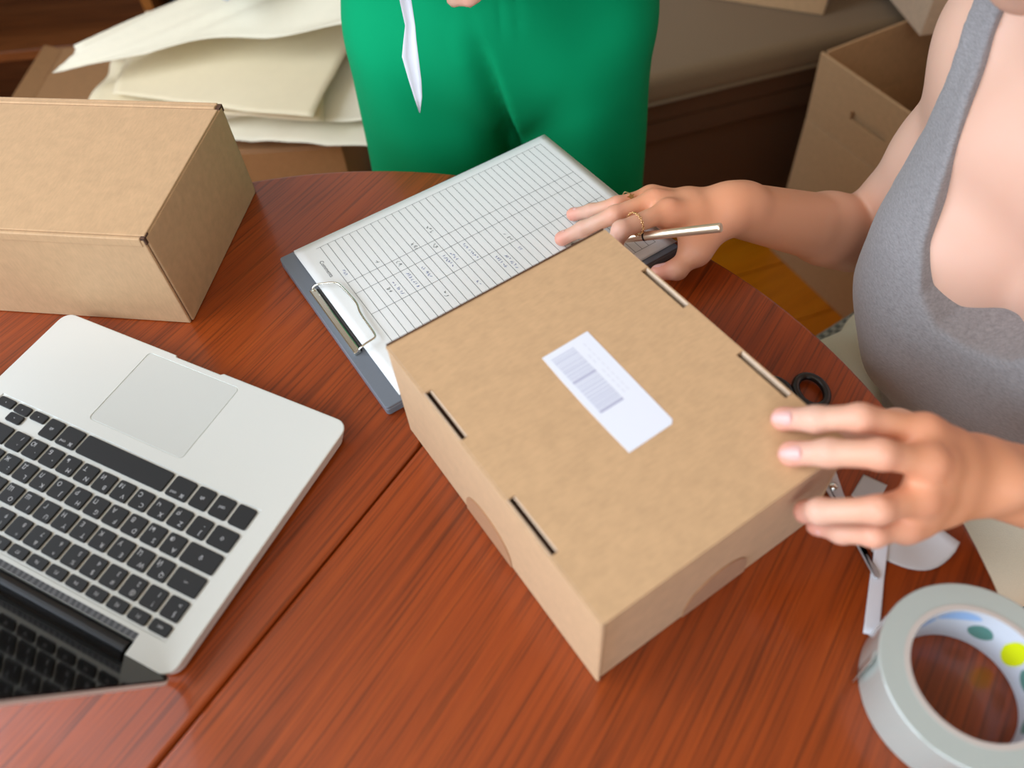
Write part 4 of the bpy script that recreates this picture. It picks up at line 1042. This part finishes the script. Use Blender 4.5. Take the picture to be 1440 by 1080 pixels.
# ---------- the person standing behind the table in green trousers
GC = Vector((.028, .905, 0))
def make_green():
    root = thing('person', 'person in green trousers standing behind the clipboard holding a white paper strip', 'person', (GC.x, GC.y, FZ))
    E3 = [(1, 0, 0), (0, 1, 0), (0, 0, 1)]
    def g(x, y, z): return Vector((GC.x+x, GC.y+y, z))
    # skin: neck, head, arms and hands in one surface (torso runs inside the shirt)
    F = Field((GC.x-.33, .60, .10), (GC.x+.33, 1.10, .96), .0042)
    put(F, ('e', g(0, 0, .42), E3, (.150, .100, .24)), .04); put(F, ('c', g(-.13, .01, .58), g(.13, .01, .58), .06, .06), .05)
    put(F, ('c', g(0, 0, .60), g(0, -.02, .74), .05, .048), .03)
    put(F, ('e', g(0, -.01, .84), E3, (.074, .092, .105)), .02); put(F, ('e', g(0, -.045, .775), E3, (.052, .050, .045)), .03)
    put(F, ('c', g(0, -.098, .83), g(0, -.118, .80), .006, .010), .012); put(F, ('c', g(-.018, -.096, .772), g(.018, -.096, .772), .008, .008), .01)
    for s in (1, -1): put(F, ('e', g(s*.075, .0, .82), E3, (.008, .018, .03)), .008)
    put(F, ('c', g(-.034, -.085, .845), g(.034, -.085, .845), .011, .011), .016)
    wl_, wr2 = g(.074, -.205, .240), g(-.165, -.165, .262)
    for sh, el, wrp in ((g(.165, .01, .56), g(.225, -.03, .28), wl_), (g(-.165, .01, .56), g(-.245, -.01, .29), wr2)):
        put(F, ('e', sh, E3, (.055, .055, .055)), .04); put(F, ('c', sh, el, .048, .040), .03); put(F, ('c', el, wrp, .041, .026), .02)
    A = dict(wrist=wl_, up=(.2, -.55, .75), scale=1.0,
        index=[g(0.003, -.195, 0.250), g(-0.032, -.205, 0.240), g(-0.050, -.190, 0.227), g(-0.046, -.170, 0.219)],
        middle=[g(0.000, -.200, 0.231), g(-0.038, -.210, 0.219), g(-0.054, -.194, 0.207), g(-0.048, -.174, 0.201)],
        ring=[g(0.000, -.200, 0.211), g(-0.038, -.207, 0.199), g(-0.052, -.190, 0.189), g(-0.046, -.172, 0.185)],
        pinky=[g(0.003, -.195, 0.193), g(-0.032, -.198, 0.179), g(-0.046, -.186, 0.173), g(-0.040, -.170, 0.173)],
        thumb=[g(0.043, -.180, 0.255), g(0.008, -.165, 0.263), g(-0.022, -.165, 0.257), g(-0.046, -.168, 0.247)])
    B = dict(wrist=wr2, up=(-.2, -.6, .7), scale=1.0,
        index=[g(-.110, -.200, .262), g(-.088, -.214, .240), g(-.080, -.204, .222), g(-.082, -.192, .212)],
        middle=[g(-.122, -.208, .250), g(-.106, -.218, .224), g(-.098, -.206, .208), g(-.099, -.192, .202)],
        ring=[g(-.138, -.206, .240), g(-.124, -.214, .216), g(-.116, -.200, .202), g(-.116, -.188, .200)],
        pinky=[g(-.152, -.198, .232), g(-.142, -.204, .212), g(-.134, -.194, .200), g(-.132, -.184, .200)],
        thumb=[g(-.140, -.165, .240), g(-.112, -.168, .232), g(-.092, -.178, .224), g(-.082, -.184, .216)])
    add_hand(F, A); add_hand(F, B)
    V, Q = surface_nets(F); V = smooth_verts(V, Q, 1); me = np_mesh('body', V, Q)
    set_flush(me, V, [(A[f][i], .012, .5) for f in FINGER_R for i in (1, 3)])
    body = link('body', me, M['skin'], root); body.matrix_parent_inverse = Matrix.Translation(-root.location)
    def child(name, me_, mat, par=body): return link(name, me_, mat, par)
    for s in (1, -1):
        b = bmesh.new(); bmesh.ops.create_uvsphere(b, u_segments=12, v_segments=8, radius=.0115); b.transform(Matrix.Translation(g(s*.031, -.084, .835))); part('eye', b, M['eye'], body, smooth=True)
    H = Field(g(-.12, -.13, .68), g(.12, .14, .97), .006); put(H, ('e', g(0, .006, .865), E3, (.084, .100, .100)), .02); put(H, ('e', g(0, .06, .78), E3, (.07, .05, .08)), .04)
    X, Y, Z = H.grid(tuple(slice(0, int(q)) for q in H.n)); H.d = np.maximum(H.d, (((GC.y-Y)*.8-(Z-.845)*.75)-.030).astype(np.float32)+0*X)
    v2, q2 = surface_nets(H); child('hair', np_mesh('hair', smooth_verts(v2, q2, 2), q2), M['hair'])
    # blouse, loose above the waist
    T = Field((GC.x-.27, .76, .24), (GC.x+.27, 1.06, .68), .005)
    put(T, ('e', g(0, .0, .42), E3, (.168, .118, .27)), .04); put(T, ('c', g(-.135, .01, .575), g(.135, .01, .575), .068, .068), .05)
    for s in (1, -1): put(T, ('c', g(s*.165, .01, .56), g(s*.205, -.005, .43), .066, .060), .03)
    X, Y, Z = T.grid(tuple(slice(0, int(q)) for q in T.n)); T.d = np.maximum(T.d, np.maximum(.285-Z, .070-np.sqrt((X-GC.x)**2+(Y-GC.y+.02)**2+(Z-.665)**2)).astype(np.float32))
    v2, q2 = surface_nets(T); child('blouse', np_mesh('blouse', smooth_verts(v2, q2, 1), q2), M['white_cloth'])
    # trousers: pleated waist, fly, deep fold between the legs
    P = Field((GC.x-.26, .70, FZ+.03), (GC.x+.26, 1.10, .315), .0042)
    put(P, ('e', g(.003, .0, .10), E3, (.170, .128, .20)), .04); put(P, ('e', g(0, .0, .28), E3, (.135, .105, .16)), .06)
    put(P, ('c', g(-.079, .0, .04), g(.083, .0, .04), .098, .098), .04)
    for s in (1, -1):
        hip, kn, an = g(s*.082, -.010, .05), g(s*.098, -.012, -.28), g(s*.105, .01, -.71)
        put(P, ('c', hip, kn, .099, .090), .010); put(P, ('c', kn, an, .092, .105), .03)
    X, Y, Z = P.grid(tuple(slice(0, int(q)) for q in P.n)); x, y = X-GC.x, Y-GC.y
    front = np.exp(-(np.maximum(y+.06, 0)/.04)**2)
    seam = -.028+.045*np.clip((.115-Z)/.24, -0.3, 1)
    crease = .026*np.exp(-((x-seam)/np.where(x > seam, .0045, .017))**2)*np.clip((.105-Z)/.13, 0, 1)+.012*np.exp(-((x-seam+.022)/.022)**2)*np.clip((.07-Z)/.14, 0, 1)
    fly = -.0022*(1/(1+np.exp(np.clip(-(x-seam-.001)/.0012, -40, 40))))*np.exp(-((x-.02)/.10)**2)
    pleat = .0016*np.exp(-((x-.012-.05*(.16-Z))/.0035)**2)*np.clip((Z-.085)/.03, 0, 1)+.0016*np.exp(-((x+.004-.03*(.16-Z))/.003)**2)*np.clip((Z-.09)/.03, 0, 1)
    folds = .0045*np.sin(x*34-Z*16+1.2)*np.sin(Z*13+x*9)+.0028*np.sin(x*60+Z*22)
    side = .004*np.exp(-((np.abs(x)-.172)/.006)**2)*np.exp(-((Z+.01)/.05)**2)
    P.d += ((crease+fly+pleat)*front+folds*.8+side*.4).astype(np.float32)
    v2, q2 = surface_nets(P); child('trousers', np_mesh('trousers', smooth_verts(v2, q2, 1), q2), M['green'])
    for s in (1, -1):
        a = g(s*.105, .0, 0); T2 = Field((a.x-.07, a.y-.22, FZ), (a.x+.07, a.y+.09, FZ+.10), .006)
        put(T2, ('c', (a.x, a.y+.02, FZ+.045), (a.x, a.y-.13, FZ+.032), .042, .032), .02); v2, q2 = surface_nets(T2); child('shoe', np_mesh('shoe', v2, q2), M['shoe'])
    return A
make_green()
# the white strip of backing paper hanging from the hand
def make_strip():
    root = thing('paper_strip', 'white paper strip hanging in front of the green trousers', 'paper', (-.062, .715, .062))
    pts = [((-.0700, .215), (-.0560, .215)), ((-.0672, .178), (-.0565, .176)), ((-.0662, .153), (-.0568, .152)), ((-.0700, .140), (-.0577, .140)), ((-.0738, .126), (-.0582, .122)), ((-.0716, .105), (-.0590, .100)), ((-.0690, .082), (-.0610, .082)), ((-.0668, .062), (-.0660, .062))]
    b = bmesh.new(); rows = []
    for i, (a, c) in enumerate(pts):
        row = []
        for k in range(5):
            s = k/4; row.append(b.verts.new((a[0]+(c[0]-a[0])*s+.062, .004*math.sin(i*.9)+.003*math.sin(PI*s)*(1 if i < 6 else .3), a[1]+(c[1]-a[1])*s-.062)))
        rows.append(row)
    for r0, r1 in zip(rows, rows[1:]):
        for k in range(4): b.faces.new((r0[k], r0[k+1], r1[k+1], r1[k]))
    b.normal_update(); bmesh.ops.solidify(b, geom=list(b.faces), thickness=.0003)
    part('strip', b, M['label'], root, smooth=True)
make_strip()
